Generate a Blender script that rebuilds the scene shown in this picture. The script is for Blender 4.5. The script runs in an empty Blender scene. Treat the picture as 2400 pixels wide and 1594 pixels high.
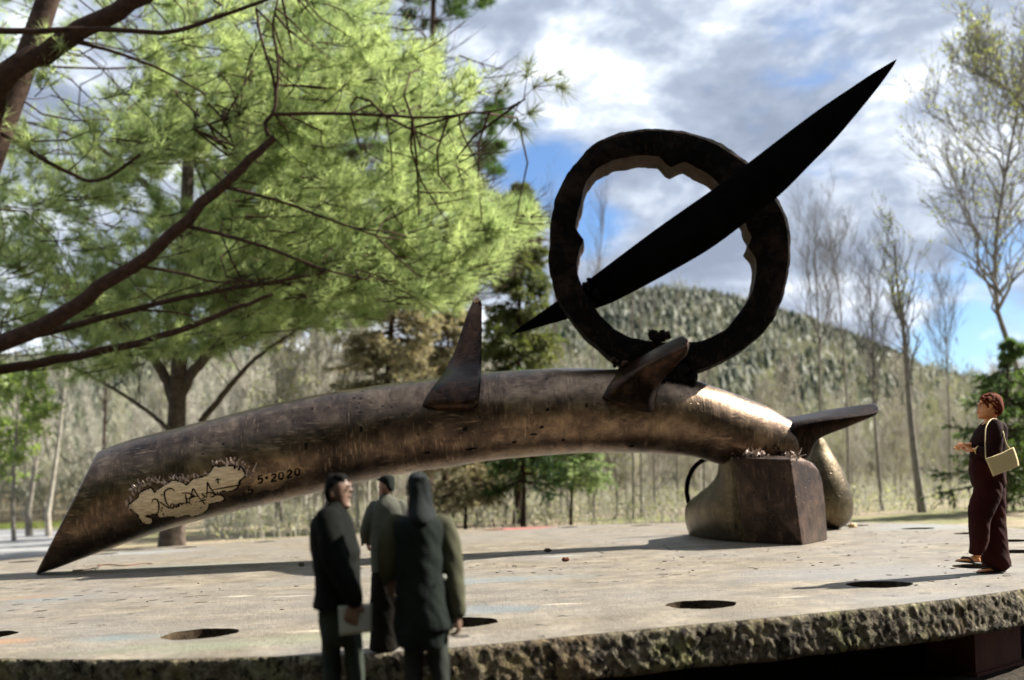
import bpy, bmesh, math, random
import numpy as np
from mathutils import Vector, Matrix
from mathutils.bvhtree import BVHTree
from mathutils.geometry import delaunay_2d_cdt

scene = bpy.context.scene
COL = scene.collection
PI = math.pi

# ------------------------------------------------------------------ camera
H = 0.93            # eye height above the table top (table top is z = 0)
F = 2200.0          # focal length in photo pixels (photo is 2400 wide)
CU, CV = 1200.0, 1153.0
ROLL = -0.043
RC, RS = math.cos(ROLL), math.sin(ROLL)
cam = bpy.data.cameras.new("camera")
cam.sensor_width = 36.0
cam.lens = 36.0 * F / 2400.0
cam.shift_y = (CV - 797.0) / 2400.0
cam.clip_start = 0.1
cam.clip_end = 8000.0
cam.dof.use_dof = True
cam.dof.focus_distance = 9.3
cam.dof.aperture_fstop = (cam.lens / 1000.0) / 0.042
camo = bpy.data.objects.new("camera", cam)
COL.objects.link(camo)
camo.matrix_world = Matrix(((RC, -RS, 0, 0), (0, 0, -1, 0), (RS, RC, 0, H), (0, 0, 0, 1)))
scene.camera = camo

# ------------------------------------------------------------------ sky, sun, exposure
SUN_AZ, SUN_EL = math.radians(14.0), math.radians(39.0)     # azimuth from +X towards +Y
scene.view_settings.view_transform = 'Standard'
scene.view_settings.look = 'None'
scene.view_settings.gamma = 1.0
scene.view_settings.exposure = 1.75
scene.view_settings.use_curve_mapping = False

world = bpy.data.worlds.new("World")
scene.world = world
world.use_nodes = True


class NT:
    """small helper around a node tree"""
    def __init__(self, nt):
        self.nt = nt
        nt.nodes.clear()

    def n(self, typ, ins=None, **kw):
        nd = self.nt.nodes.new(typ)
        for k, v in kw.items():
            setattr(nd, k, v)
        for k, v in (ins or {}).items():
            s = nd.inputs[k]
            if isinstance(v, bpy.types.NodeSocket):
                self.nt.links.new(v, s)
            else:
                s.default_value = v
        return nd

    def math(self, op, a, b=0.0, c=0.0, clamp=False):
        nd = self.n('ShaderNodeMath', {0: a, 1: b, 2: c}, operation=op, use_clamp=clamp)
        return nd.outputs[0]

    def noise(self, vec, scale, detail=4, rough=0.55, dist=0.0, out=0):
        nd = self.n('ShaderNodeTexNoise', {'Vector': vec, 'Scale': scale, 'Detail': detail, 'Roughness': rough, 'Distortion': dist})
        return nd.outputs[out]

    def mapping(self, vec, scale=(1, 1, 1), loc=(0, 0, 0), rot=(0, 0, 0)):
        return self.n('ShaderNodeMapping', {'Vector': vec, 'Scale': scale, 'Location': loc, 'Rotation': rot}).outputs[0]

    def ramp(self, fac, stops, interp='LINEAR'):
        nd = self.n('ShaderNodeValToRGB', {0: fac})
        cr = nd.color_ramp
        cr.interpolation = interp
        while len(cr.elements) > 1:
            cr.elements.remove(cr.elements[-1])
        for i, (p, c) in enumerate(stops):
            e = cr.elements[0] if i == 0 else cr.elements.new(p)
            e.position = p
            e.color = (c[0], c[1], c[2], 1) if isinstance(c, (tuple, list)) else (c, c, c, 1)
        return nd.outputs[0]

    def mix(self, fac, a, b, blend='MIX'):
        nd = self.n('ShaderNodeMix', data_type='RGBA', blend_type=blend)
        for s, v in ((nd.inputs[0], fac), (nd.inputs[6], a), (nd.inputs[7], b)):
            if isinstance(v, bpy.types.NodeSocket):
                self.nt.links.new(v, s)
            else:
                s.default_value = v if not isinstance(v, tuple) else (v[0], v[1], v[2], 1)
        return nd.outputs[2]

    def link(self, a, b):
        self.nt.links.new(a, b)


w = NT(world.node_tree)
tc = w.n('ShaderNodeTexCoord')
D = tc.outputs['Generated']
sky = w.n('ShaderNodeTexSky', sky_type='NISHITA', sun_disc=False)
sky.sun_elevation = SUN_EL
sky.sun_rotation = PI / 2 - SUN_AZ      # measured clockwise from +Y
sky.air_density = 1.0
sky.dust_density = 0.6
sky.ozone_density = 2.0


def view_dir(u, v):
    dx, dy = u - CU, v - CV
    X, Yp = RC * dx + RS * dy, -RS * dx + RC * dy
    d = Vector((X, F, -Yp))
    return d.normalized()


# clouds live on direction space: broad banks, soft billows and a few blue breaks
cm = w.mapping(D, scale=(1.0, 1.0, 2.1), rot=(0, math.radians(-14), 0))
n1 = w.noise(cm, 3.1, 5, 0.52, 0.35)
n2 = w.noise(w.mapping(cm, loc=(3.1, 7.7, 1.3)), 6.5, 6, 0.55, 0.25)
n3 = w.noise(w.mapping(cm, loc=(9.2, 2.7, 5.3)), 17.0, 6, 0.6, 0.2)
cover = w.math('ADD', w.math('MULTIPLY', n1, 0.55), w.math('MULTIPLY', n2, 0.45))
hole = None
for (u, v, rad, amt) in ((1265, 400, 0.062, 0.30), (1430, 520, 0.048, 0.27), (2330, 790, 0.075, 0.26), (2080, 640, 0.035, 0.14), (1370, 560, 0.03, 0.2),
                         (2180, 830, 0.05, 0.25), (2395, 60, 0.03, 0.15), (1980, 405, 0.03, 0.10), (560, 430, 0.05, 0.2), (1180, 60, 0.02, 0.1), (1700, 600, 0.03, 0.1),
                         (60, 560, 0.05, 0.2)):
    d = view_dir(u, v)
    dist = w.n('ShaderNodeVectorMath', {0: D, 1: tuple(d)}, operation='DISTANCE').outputs['Value']
    m = w.n('ShaderNodeMapRange', {'Value': dist, 'From Min': 0.0, 'From Max': rad * 1.7, 'To Min': amt * 0.8, 'To Max': 0.0}, interpolation_type='SMOOTHSTEP').outputs[0]
    hole = m if hole is None else w.math('ADD', hole, m)
cover = w.math('SUBTRACT', cover, hole)
cover = w.math('ADD', cover, w.math('MULTIPLY', w.math('SUBTRACT', n3, 0.5), 0.22))
alpha = w.n('ShaderNodeMapRange', {'Value': cover, 'From Min': 0.22, 'From Max': 0.40}, interpolation_type='SMOOTHSTEP').outputs[0]
# thickness decides grey (thick) or white (thin, sunlit edges)
billow = w.math('ADD', w.math('MULTIPLY', n2, 0.55), w.math('MULTIPLY', n3, 0.45))
lit = w.math('ADD', w.math('MULTIPLY', w.noise(w.mapping(cm, loc=(1.7, 4.4, 8.8)), 5.0, 7, 0.58, 0.3), 0.75), w.math('MULTIPLY', n3, 0.25))
ccol = w.ramp(lit, [(0.38, (0.165, 0.195, 0.255)), (0.48, (0.235, 0.272, 0.34)), (0.555, (0.41, 0.45, 0.515)), (0.615, (0.74, 0.775, 0.82)), (0.68, (1.02, 1.03, 1.04))])
skyc = w.mix(1.0, sky.outputs[0], (0.62, 0.76, 0.92), 'MULTIPLY')
bg1 = w.n('ShaderNodeBackground', {'Color': skyc, 'Strength': 0.06})
bg2 = w.n('ShaderNodeBackground', {'Color': ccol, 'Strength': 0.64})
mixs = w.n('ShaderNodeMixShader', {0: alpha, 1: bg1.outputs[0], 2: bg2.outputs[0]})
wo = w.n('ShaderNodeOutputWorld', {'Surface': mixs.outputs[0]})

sl = bpy.data.lights.new("sun", 'SUN')
sl.energy = 5.0
sl.angle = math.radians(0.5)
sl.color = (1.0, 0.94, 0.84)
so = bpy.data.objects.new("sun", sl)
COL.objects.link(so)
sdir = Vector((math.cos(SUN_EL) * math.cos(SUN_AZ), math.cos(SUN_EL) * math.sin(SUN_AZ), math.sin(SUN_EL)))
so.rotation_euler = sdir.to_track_quat('Z', 'Y').to_euler()
so.location = (0, 0, 40)


# ------------------------------------------------------------------ measuring helpers
def bp(u, v, Y):
    """world point on the plane at distance Y that the photo shows at pixel (u, v)"""
    dx, dy = u - CU, v - CV
    X, Yp = RC * dx + RS * dy, -RS * dx + RC * dy
    return np.array((X * Y / F, Y, H - Yp * Y / F))


def gp(u, v, z=0.0):
    """world point on the level plane z that the photo shows at pixel (u, v)"""
    dx, dy = u - CU, v - CV
    X, Yp = RC * dx + RS * dy, -RS * dx + RC * dy
    Y = (H - z) * F / Yp
    return np.array((X * Y / F, Y, z))


def to_px(P):
    P = np.asarray(P, float)
    x = P[..., 0] * F / P[..., 1]
    y = (H - P[..., 2]) * F / P[..., 1]
    return np.stack([RC * x - RS * y + CU, RS * x + RC * y + CV], -1)


# ------------------------------------------------------------------ object helpers
def tag(o, label=None, cat=None, group=None, kind=None):
    if label: o['label'] = label
    if cat: o['category'] = cat
    if group: o['group'] = group
    if kind: o['kind'] = kind
    return o


def empty(name, loc, label, cat, group=None):
    o = bpy.data.objects.new(name, None)
    o.empty_display_size = 0.3
    o.location = tuple(loc)
    COL.objects.link(o)
    return tag(o, label, cat, group)


def world_of(o):
    mw = o.matrix_basis.copy()
    return world_of(o.parent) @ mw if o.parent is not None else mw


def place(name, me, mats, parent=None, smooth=True):
    o = bpy.data.objects.new(name, me)
    COL.objects.link(o)
    for m in (mats if isinstance(mats, (list, tuple)) else [mats]):
        me.materials.append(m)
    if smooth:
        me.shade_smooth()
    if parent is not None:
        o.parent = parent
        o.matrix_basis = world_of(parent).inverted()
    return o


class MB:
    def __init__(self):
        self.V, self.F, self.M, self.nv = [], [], [], 0

    def add(self, verts, faces, mi=0):
        verts = np.asarray(verts, float)
        k = self.nv
        self.V.append(verts)
        self.F.extend([tuple(i + k for i in f) for f in faces])
        self.M.extend([mi] * len(faces))
        self.nv += len(verts)

    def loft(self, rings, mi=0, cap=(True, True), closed=True):
        rings = [np.asarray(r, float) for r in rings]
        n = len(rings[0])
        V = np.concatenate(rings)
        f = []
        for i in range(len(rings) - 1):
            for j in range(n if closed else n - 1):
                a, b = i * n + j, i * n + (j + 1) % n
                f.append((a, b, b + n, a + n))
        if closed:
            extra = []
            if cap[0]:
                extra.append(rings[0].mean(0)); c = len(V) + len(extra) - 1
                f += [(c, (j + 1) % n, j) for j in range(n)]
            if cap[1]:
                extra.append(rings[-1].mean(0)); c = len(V) + len(extra) - 1
                o = (len(rings) - 1) * n
                f += [(c, o + j, o + (j + 1) % n) for j in range(n)]
            if extra:
                V = np.concatenate([V, np.array(extra)])
        self.add(V, f, mi)

    def tube(self, path, radii, sides=6, mi=0, cap=(True, True), flat=1.0):
        P = np.asarray(path, float)
        n = len(P)
        r = np.full(n, radii, float) if np.isscalar(radii) else np.asarray(radii, float)
        T = np.gradient(P, axis=0)
        T /= np.linalg.norm(T, axis=1)[:, None] + 1e-12
        m = T.mean(0)
        ref = np.array((0, 0, 1.0)) if abs(m[2]) < 0.8 * np.linalg.norm(m) + 1e-9 else np.array((0, 1.0, 0))
        A = np.cross(T, ref); A /= np.linalg.norm(A, axis=1)[:, None] + 1e-12
        B = np.cross(A, T)
        th = np.arange(sides) * 2 * PI / sides
        rings = P[:, None] + r[:, None, None] * (A[:, None] * np.cos(th)[None, :, None] + flat * B[:, None] * np.sin(th)[None, :, None])
        self.loft(list(rings), mi, cap)

    def box(self, c, s, rz=0.0, mi=0):
        x, y, z = np.array(s) / 2
        v = np.array([(-x, -y, -z), (x, -y, -z), (x, y, -z), (-x, y, -z), (-x, -y, z), (x, -y, z), (x, y, z), (-x, y, z)])
        cs, sn = math.cos(rz), math.sin(rz)
        v = np.stack([v[:, 0] * cs - v[:, 1] * sn, v[:, 0] * sn + v[:, 1] * cs, v[:, 2]], 1) + np.array(c)
        self.add(v, [(0, 3, 2, 1), (4, 5, 6, 7), (0, 1, 5, 4), (1, 2, 6, 5), (2, 3, 7, 6), (3, 0, 4, 7)], mi)

    def ball(self, c, r, nu=10, nv=7, mi=0, jit=0.0, rng=None):
        r = np.array((r, r, r)) if np.isscalar(r) else np.array(r)
        rings = []
        for i in range(1, nv):
            ph = PI * i / nv
            th = np.arange(nu) * 2 * PI / nu
            ring = np.stack([np.cos(th) * math.sin(ph), np.sin(th) * math.sin(ph), np.full(nu, math.cos(ph))], 1)
            if jit: ring *= 1 + (rng.random((nu, 1)) - .5) * jit
            rings.append(ring * r + np.array(c))
        self.loft(rings[::-1], mi)

    def mesh(self, name):
        me = bpy.data.meshes.new(name)
        V = np.concatenate(self.V)
        me.from_pydata(V.tolist(), [], self.F)
        if any(self.M):
            me.polygons.foreach_set('material_index', self.M)
        me.update()
        return me

    def build(self, name, mats, parent=None, smooth=True):
        return place(name, self.mesh(name), mats, parent, smooth)


def tri_mesh(name, V, T=None):
    """fast mesh from triangles; V (n,3,3) triangle soup or V (n,3) with T (m,3)"""
    if T is None:
        V = np.asarray(V, np.float32).reshape(-1, 3)
        T = np.arange(len(V), dtype=np.int32).reshape(-1, 3)
    me = bpy.data.meshes.new(name)
    me.vertices.add(len(V))
    me.vertices.foreach_set('co', np.asarray(V, np.float32).ravel())
    me.loops.add(len(T) * 3)
    me.loops.foreach_set('vertex_index', np.asarray(T, np.int32).ravel())
    me.polygons.add(len(T))
    me.polygons.foreach_set('loop_start', np.arange(len(T), dtype=np.int32) * 3)
    me.update(calc_edges=True)
    return me


def catmull(P, n):
    P = np.asarray(P, float)
    Q = np.concatenate([[2 * P[0] - P[1]], P, [2 * P[-1] - P[-2]]])
    t = np.linspace(0, len(P) - 1, n)
    i = np.minimum(t.astype(int), len(P) - 2)
    f = (t - i).reshape(-1, *([1] * (P.ndim - 1)))
    p0, p1, p2, p3 = Q[i], Q[i + 1], Q[i + 2], Q[i + 3]
    return 0.5 * (2 * p1 + (p2 - p0) * f + (2 * p0 - 5 * p1 + 4 * p2 - p3) * f ** 2 + (3 * p1 - p0 - 3 * p2 + p3) * f ** 3)


def solid(mb, voxel, smooth=2, decimate=None):
    """join closed pieces of a builder into one continuous surface"""
    me = mb.mesh('temp')
    o = bpy.data.objects.new('temp', me)
    COL.objects.link(o)
    r = o.modifiers.new('r', 'REMESH'); r.mode = 'VOXEL'; r.voxel_size = voxel
    if smooth:
        s = o.modifiers.new('s', 'SMOOTH'); s.factor = 0.5; s.iterations = smooth
    if decimate:
        d = o.modifiers.new('d', 'DECIMATE'); d.ratio = decimate
    dg = bpy.context.evaluated_depsgraph_get()
    out = bpy.data.meshes.new_from_object(o.evaluated_get(dg))
    bpy.data.objects.remove(o)
    bpy.data.meshes.remove(me)
    return out


# ------------------------------------------------------------------ materials
def new_mat(name):
    m = bpy.data.materials.new(name)
    m.use_nodes = True
    return m, NT(m.node_tree)


def out(t, surf):
    t.n('ShaderNodeOutputMaterial', {'Surface': surf})


def plain(name, c1, c2=None, scale=6.0, rough=0.7, metal=0.0, bump=0.0, bscale=None, spec=0.5, sheen=0.0):
    m, t = new_mat(name)
    co = t.n('ShaderNodeTexCoord').outputs['Object']
    nz = t.noise(co, scale, 5, 0.6)
    col = t.ramp(nz, [(0.3, c1), (0.7, c2 or c1)])
    ins = {'Base Color': col, 'Roughness': rough, 'Metallic': metal, 'Specular IOR Level': spec}
    if sheen: ins['Sheen Weight'] = sheen
    p = t.n('ShaderNodeBsdfPrincipled', ins)
    if bump:
        b = t.n('ShaderNodeBump', {'Height': t.noise(co, bscale or scale * 4, 6, 0.65), 'Strength': bump, 'Distance': 0.02})
        t.link(b.outputs[0], p.inputs['Normal'])
    out(t, p.outputs[0])
    return m


def leafy(name, c1, c2, trans=0.45, scale=0.35, tcol=None, rough=0.55):
    """thin leaves and needles: reflect and let sunlight through; colour varies from spray to spray"""
    m, t = new_mat(name)
    g = t.n('ShaderNodeNewGeometry')
    pos = g.outputs['Position']
    nz = t.noise(pos, scale, 3, 0.6)
    fine = t.noise(pos, scale * 9, 2, 0.5)
    col = t.ramp(t.math('ADD', t.math('MULTIPLY', nz, 0.65), t.math('MULTIPLY', fine, 0.35)), [(0.36, c1), (0.64, c2)])
    d = t.n('ShaderNodeBsdfPrincipled', {'Base Color': col, 'Roughness': rough, 'Specular IOR Level': 0.35})
    tr = t.n('ShaderNodeBsdfTranslucent', {'Color': t.mix(1.0, col, tcol or (1.15, 1.25, 0.6), 'MULTIPLY')})
    mx = t.n('ShaderNodeMixShader', {0: trans, 1: d.outputs[0], 2: tr.outputs[0]})
    out(t, mx.outputs[0])
    return m


def bronze(name, cA, cB, cC, rough=0.42, metal=0.85, pits=1.0, scratch=1.0, seed=0.0, coat=0.0):
    m, t = new_mat(name)
    co = t.n('ShaderNodeTexCoord').outputs['Object']
    co = t.mapping(co, loc=(seed, seed * 1.7, seed * .6))
    big = t.noise(co, 0.9, 6, 0.62, 0.6)
    mid = t.noise(co, 4.5, 6, 0.65, 0.4)
    fac = t.math('ADD', t.math('MULTIPLY', big, 0.6), t.math('MULTIPLY', mid, 0.4))
    col = t.ramp(fac, [(0.36, cA), (0.50, cB), (0.64, cC)])
    # file marks: short strokes across and along the casting, in patches
    s1 = t.noise(t.mapping(co, scale=(34, 5, 5), rot=(0, 0.15, 0)), 1.0, 4, 0.6)
    s2 = t.noise(t.mapping(co, scale=(5, 30, 30), rot=(0, -0.25, 0)), 1.0, 4, 0.6)
    patch = t.ramp(t.noise(co, 1.6, 3, 0.5), [(0.42, 0.0), (0.58, 1.0)])
    strokes = t.mix(patch, s1, s2)
    fine = t.noise(t.mapping(co, scale=(70, 24, 24), rot=(0, 0.5, 0)), 1.0, 3, 0.6)
    col = t.mix(t.ramp(strokes, [(0.56, 0.0), (0.70, 0.55)]), col, tuple(min(1, c * 1.6) for c in cC))
    col = t.mix(t.ramp(strokes, [(0.30, 0.6), (0.43, 0.0)]), col, tuple(c * 0.35 for c in cA))
    vor = t.n('ShaderNodeTexVoronoi', {'Vector': t.mapping(co, scale=(1, 1, 1.3)), 'Scale': 7.5, 'Randomness': 1.0})
    pmask = t.ramp(t.noise(co, 1.15, 3, 0.6), [(0.50, 0.0), (0.60, 1.0)])
    pit = t.math('MULTIPLY', t.ramp(t.math('ADD', vor.outputs['Distance'], t.math('MULTIPLY', t.math('SUBTRACT', mid, .5), .35)), [(0.10, 1.0), (0.20, 0.0)]), pmask)
    col = t.mix(t.math('MULTIPLY', pit, 0.9 * min(1, pits)), col, (0.004, 0.003, 0.002))
    hgt = t.math('ADD', t.math('MULTIPLY', strokes, 0.55 * scratch), t.math('MULTIPLY', fine, 0.25 * scratch))
    hgt = t.math('ADD', hgt, t.math('MULTIPLY', mid, 0.6))
    hgt = t.math('SUBTRACT', hgt, t.math('MULTIPLY', pit, 1.6 * pits))
    b = t.n('ShaderNodeBump', {'Height': hgt, 'Strength': 0.38, 'Distance': 0.03})
    rg = t.math('ADD', t.math('ADD', rough - 0.1, t.math('MULTIPLY', strokes, 0.28)), t.math('MULTIPLY', pit, 0.5))
    p = t.n('ShaderNodeBsdfPrincipled', {'Base Color': col, 'Roughness': rg, 'Metallic': metal, 'Specular IOR Level': 0.5 if metal > .5 else 0.03, 'Coat Weight': coat, 'Coat Roughness': 0.3, 'Normal': b.outputs[0]})
    out(t, p.outputs[0])
    return m


M = {}
M['bronze'] = bronze('aged_bronze', (0.018, 0.010, 0.008), (0.105, 0.068, 0.046), (0.30, 0.205, 0.13), rough=0.34, coat=0.35, metal=1.0)
M['bronze_dark'] = bronze('dark_bronze', (0.005, 0.0025, 0.002), (0.016, 0.008, 0.005), (0.075, 0.036, 0.019), rough=0.42, metal=1.0, pits=0.8, seed=4.0, coat=0.2)
M['bronze_foot'] = bronze('foot_bronze', (0.04, 0.030, 0.018), (0.10, 0.078, 0.047), (0.19, 0.155, 0.098), rough=0.36, metal=1.0, pits=0.4, seed=9.0)
M['bronze_block'] = bronze('block_bronze', (0.010, 0.005, 0.003), (0.042, 0.023, 0.014), (0.12, 0.072, 0.048), rough=0.42, metal=1.0, pits=0.6, seed=13.0, coat=0.2)
M['patina_black'] = bronze('black_patina', (0.002, 0.0018, 0.0016), (0.004, 0.003, 0.0026), (0.022, 0.014, 0.010), rough=0.7, metal=0.0, pits=0.5, seed=21.0)
M['blade_black'] = plain('black_steel', (0.0022, 0.002, 0.002), (0.004, 0.0035, 0.0035), 3.0, rough=0.8, metal=0.0, spec=0.0, bump=0.1)
M['ring_inner'] = plain('rusty_inner_ring_face', (0.010, 0.005, 0.003), (0.06, 0.030, 0.016), 5.0, rough=0.7, metal=0.3, bump=0.8, spec=0.3)
M['polished'] = None


def polished():
    m, t = new_mat('filed_bare_bronze')
    co = t.n('ShaderNodeTexCoord').outputs['Object']
    s = t.noise(t.mapping(co, scale=(4, 60, 60), rot=(0, -0.22, 0)), 1.0, 4, 0.6)
    col = t.ramp(s, [(0.35, (0.50, 0.37, 0.22)), (0.65, (0.86, 0.69, 0.47))])
    b = t.n('ShaderNodeBump', {'Height': s, 'Strength': 0.3, 'Distance': 0.02})
    p = t.n('ShaderNodeBsdfPrincipled', {'Base Color': col, 'Roughness': 0.5, 'Metallic': 0.15, 'Normal': b.outputs[0]})
    out(t, p.outputs[0])
    return m


M['polished'] = polished()
M['reflect_gold'] = bronze('gold_reflection_bronze', (0.10, 0.066, 0.042), (0.25, 0.172, 0.108), (0.44, 0.32, 0.20), rough=0.4, metal=1.0, pits=0.3, seed=31.0)
M['engrave'] = plain('engraving_and_edge_shade', (0.006, 0.004, 0.003), None, rough=0.8, spec=0.1)
M['torn'] = plain('torn_bright_metal', (0.36, 0.27, 0.22), (0.66, 0.54, 0.47), 14, rough=0.4, metal=0.6, bump=0.4)
M['worn'] = plain('worn_tip_metal', (0.40, 0.28, 0.22), (0.55, 0.42, 0.34), 8, rough=0.35, metal=0.8)


def table_top_mat():
    m, t = new_mat('weathered_steel_top')
    co = t.n('ShaderNodeTexCoord').outputs['Object']
    n_big = t.noise(co, 0.35, 5, 0.6, 0.4)
    n_mid = t.noise(co, 2.2, 7, 0.68, 0.3)
    n_fine = t.noise(co, 16.0, 8, 0.7)
    grit = t.noise(co, 60.0, 3, 0.7)
    col = t.ramp(n_mid, [(0.30, (0.080, 0.066, 0.047)), (0.50, (0.168, 0.141, 0.102)), (0.66, (0.265, 0.226, 0.165))])
    col = t.mix(t.ramp(n_big, [(0.42, 0.0), (0.62, 0.6)]), col, (0.165, 0.158, 0.15))
    col = t.mix(t.ramp(n_fine, [(0.34, 0.75), (0.49, 0.0)]), col, (0.075, 0.06, 0.045))
    col = t.mix(t.ramp(grit, [(0.57, 0.0), (0.70, 0.7)]), col, (0.40, 0.36, 0.29))
    drag = t.noise(t.mapping(co, scale=(1.1, 9.0, 1), rot=(0, 0, -0.12)), 1.0, 6, 0.7, 0.5)
    col = t.mix(t.ramp(drag, [(0.34, 0.6), (0.47, 0.0)]), col, (0.085, 0.07, 0.052))
    col = t.mix(t.ramp(drag, [(0.58, 0.0), (0.72, 0.4)]), col, (0.34, 0.30, 0.235))
    # old paint rubbed into the plate
    def stain(u, v, ru, rv, c, amt, thr=0.5, sc=2.2):
        nonlocal col
        p = gp(u, v)
        q = t.mapping(co, loc=(-p[0] / ru, -p[1] / rv, 0), scale=(1 / ru, 1 / rv, 0))
        ln = t.n('ShaderNodeVectorMath', {0: q}, operation='LENGTH').outputs['Value']
        ln = t.math('ADD', ln, t.math('MULTIPLY', t.math('SUBTRACT', t.noise(co, sc, 4, 0.6), 0.5), 1.7))
        mk = t.math('MULTIPLY', t.ramp(ln, [(0.30, 1.0), (1.05, 0.0)]), amt * 0.62)
        c = tuple(x * 0.8 for x in c)
        col = t.mix(mk, col, c)
    stain(1225, 1238, 1.05, 0.9, (0.55, 0.07, 0.07), 0.95, sc=1.0)
    stain(1130, 1360, 1.4, 0.5, (0.17, 0.24, 0.27), 0.8)
    stain(1120, 1430, 0.75, 0.4, (0.16, 0.22, 0.26), 0.8)
    stain(330, 1295, 1.6, 0.9, (0.34, 0.37, 0.41), 0.8)
    stain(270, 1497, 0.45, 0.22, (0.13, 0.21, 0.23), 0.85)
    stain(520, 1512, 1.15, 0.28, (0.20, 0.24, 0.155), 0.8)
    stain(800, 1490, 0.6, 0.3, (0.25, 0.27, 0.155), 0.7)
    stain(10, 1503, 0.35, 0.2, (0.42, 0.21, 0.09), 0.8)
    stain(60, 1400, 0.55, 0.35, (0.36, 0.22, 0.12), 0.6)
    stain(110, 1405, 0.6, 0.3, (0.15, 0.21, 0.24), 0.6)
    stain(450, 1325, 1.8, 0.6, (0.22, 0.27, 0.25), 0.6)
    stain(2200, 1233, 1.6, 1.6, (0.29, 0.33, 0.34), 0.7)
    stain(1960, 1345, 1.5, 0.9, (0.22, 0.225, 0.235), 0.7)
    stain(2150, 1400, 1.0, 0.5, (0.25, 0.25, 0.26), 0.6)
    stain(740, 1478, 0.28, 0.08, (0.62, 0.55, 0.40), 0.9)
    stain(1320, 1415, 0.25, 0.07, (0.62, 0.58, 0.46), 0.9)
    stain(560, 1397, 0.2, 0.12, (0.6, 0.56, 0.46), 0.85)
    stain(680, 1397, 0.3, 0.06, (0.6, 0.57, 0.5), 0.7)
    stain(410, 1373, 0.35, 0.05, (0.62, 0.60, 0.55), 0.8)
    stain(1320, 1303, 0.4, 0.2, (0.42, 0.45, 0.46), 0.8)
    stain(1850, 1399, 0.2, 0.05, (0.62, 0.58, 0.46), 0.8)
    stain(2215, 1351, 0.25, 0.06, (0.62, 0.58, 0.46), 0.8)
    # dark flakes where the skin has lifted
    fl = t.n('ShaderNodeTexVoronoi', {'Vector': t.mapping(co, scale=(1.0, 0.85, 1)), 'Scale': 3.3, 'Randomness': 1.0})
    keep = t.ramp(t.noise(co, 0.28, 2, 0.5), [(0.50, 0.0), (0.56, 1.0)])
    fd = t.math('ADD', fl.outputs['Distance'], t.math('MULTIPLY', t.math('SUBTRACT', n_fine, 0.5), 0.55))
    flake = t.math('MULTIPLY', t.ramp(fd, [(0.13, 1.0), (0.19, 0.0)]), keep)
    col = t.mix(t.math('MULTIPLY', flake, 0.85), col, (0.045, 0.03, 0.022))
    scr = t.noise(t.mapping(co, scale=(1.2, 26, 1), rot=(0, 0, 0.5)), 1.0, 3, 0.5)
    col = t.mix(t.ramp(scr, [(0.66, 0.0), (0.74, 0.45)]), col, (0.45, 0.42, 0.36))
    hg = t.math('ADD', t.math('MULTIPLY', n_fine, 0.5), t.math('MULTIPLY', grit, 0.35))
    hg = t.math('SUBTRACT', hg, t.math('MULTIPLY', flake, 0.6))
    b = t.n('ShaderNodeBump', {'Height': hg, 'Strength': 1.0, 'Distance': 0.035})
    p = t.n('ShaderNodeBsdfPrincipled', {'Base Color': col, 'Roughness': 0.62, 'Specular IOR Level': 0.4, 'Normal': b.outputs[0]})
    out(t, p.outputs[0])
    return m


def rim_mat():
    m, t = new_mat('pitted_flame_cut_edge')
    co = t.n('ShaderNodeTexCoord').outputs['Object']
    a = t.noise(t.mapping(co, scale=(1, 1, .85)), 17.0, 6, 0.65, 0.5)
    b_ = t.noise(co, 2.6, 4, 0.6)
    pit = t.ramp(t.noise(t.mapping(co, scale=(1, 1, .85)), 13.0, 5, 0.66, 0.9), [(0.39, 0.0), (0.47, 1.0)])
    col = t.ramp(a, [(0.34, (0.055, 0.042, 0.027)), (0.52, (0.145, 0.122, 0.082)), (0.68, (0.29, 0.26, 0.19))])
    col = t.mix(t.ramp(b_, [(0.50, 0.0), (0.66, 0.65)]), col, (0.25, 0.26, 0.09))
    col = t.mix(t.ramp(t.noise(co, 1.3, 3, 0.6), [(0.52, 0.0), (0.68, 0.6)]), col, (0.17, 0.09, 0.05))
    col = t.mix(pit, (0.022, 0.015, 0.010), col)
    b = t.n('ShaderNodeBump', {'Height': t.math('ADD', a, t.math('MULTIPLY', pit, 0.8)), 'Strength': 1.0, 'Distance': 0.05})
    p = t.n('ShaderNodeBsdfPrincipled', {'Base Color': col, 'Roughness': 0.85, 'Specular IOR Level': 0.2, 'Normal': b.outputs[0]})
    out(t, p.outputs[0])
    return m


M['top'] = table_top_mat()
M['rim'] = rim_mat()
M['bore'] = plain('shaded_rusty_bore', (0.02, 0.014, 0.010), (0.085, 0.062, 0.040), 12, rough=0.95, bump=0.6, spec=0.05)  # shade inside the holes is put into the dark wall colour
M['under_shade'] = plain('black_under_shade', (0.006, 0.005, 0.004), (0.014, 0.010, 0.008), 3, rough=0.9, spec=0.05)
M['rust'] = plain('rusty_leg_steel', (0.05, 0.012, 0.006), (0.13, 0.030, 0.013), 3.0, rough=0.8, bump=0.5)
M['crumb'] = plain('dark_crumb', (0.03, 0.022, 0.016), (0.10, 0.07, 0.05), 9, rough=0.9)

# ================================================================== THE TABLE
TC = np.array((-1.514 * H, 16.35 * H))
TR = 10.21 * H
RING_R, HOLE_R = 9.08 * H, 0.29 * H
TH = 0.29
RDEV = (np.radians([-180, -112, -101.9, -97.8, -94.2, -91.1, -88.9, -86.7, -84.1, -80.9, -77.4, -73.6, -68.6, -63.0, -56.1, -46, 180]), np.array([0, 0, -.10, -.03, .04, .06, .10, .13, .10, -.01, -.09, -.125, -.10, -.035, .05, 0, 0]))
def table_r(a):
    return TR + np.interp((np.asarray(a) + PI) % (2 * PI) - PI, RDEV[0], RDEV[1])


table = empty('round_table', (TC[0], TC[1], 0), 'huge round steel table plate with a ring of holes and a rough pitted rim', 'table')


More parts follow.
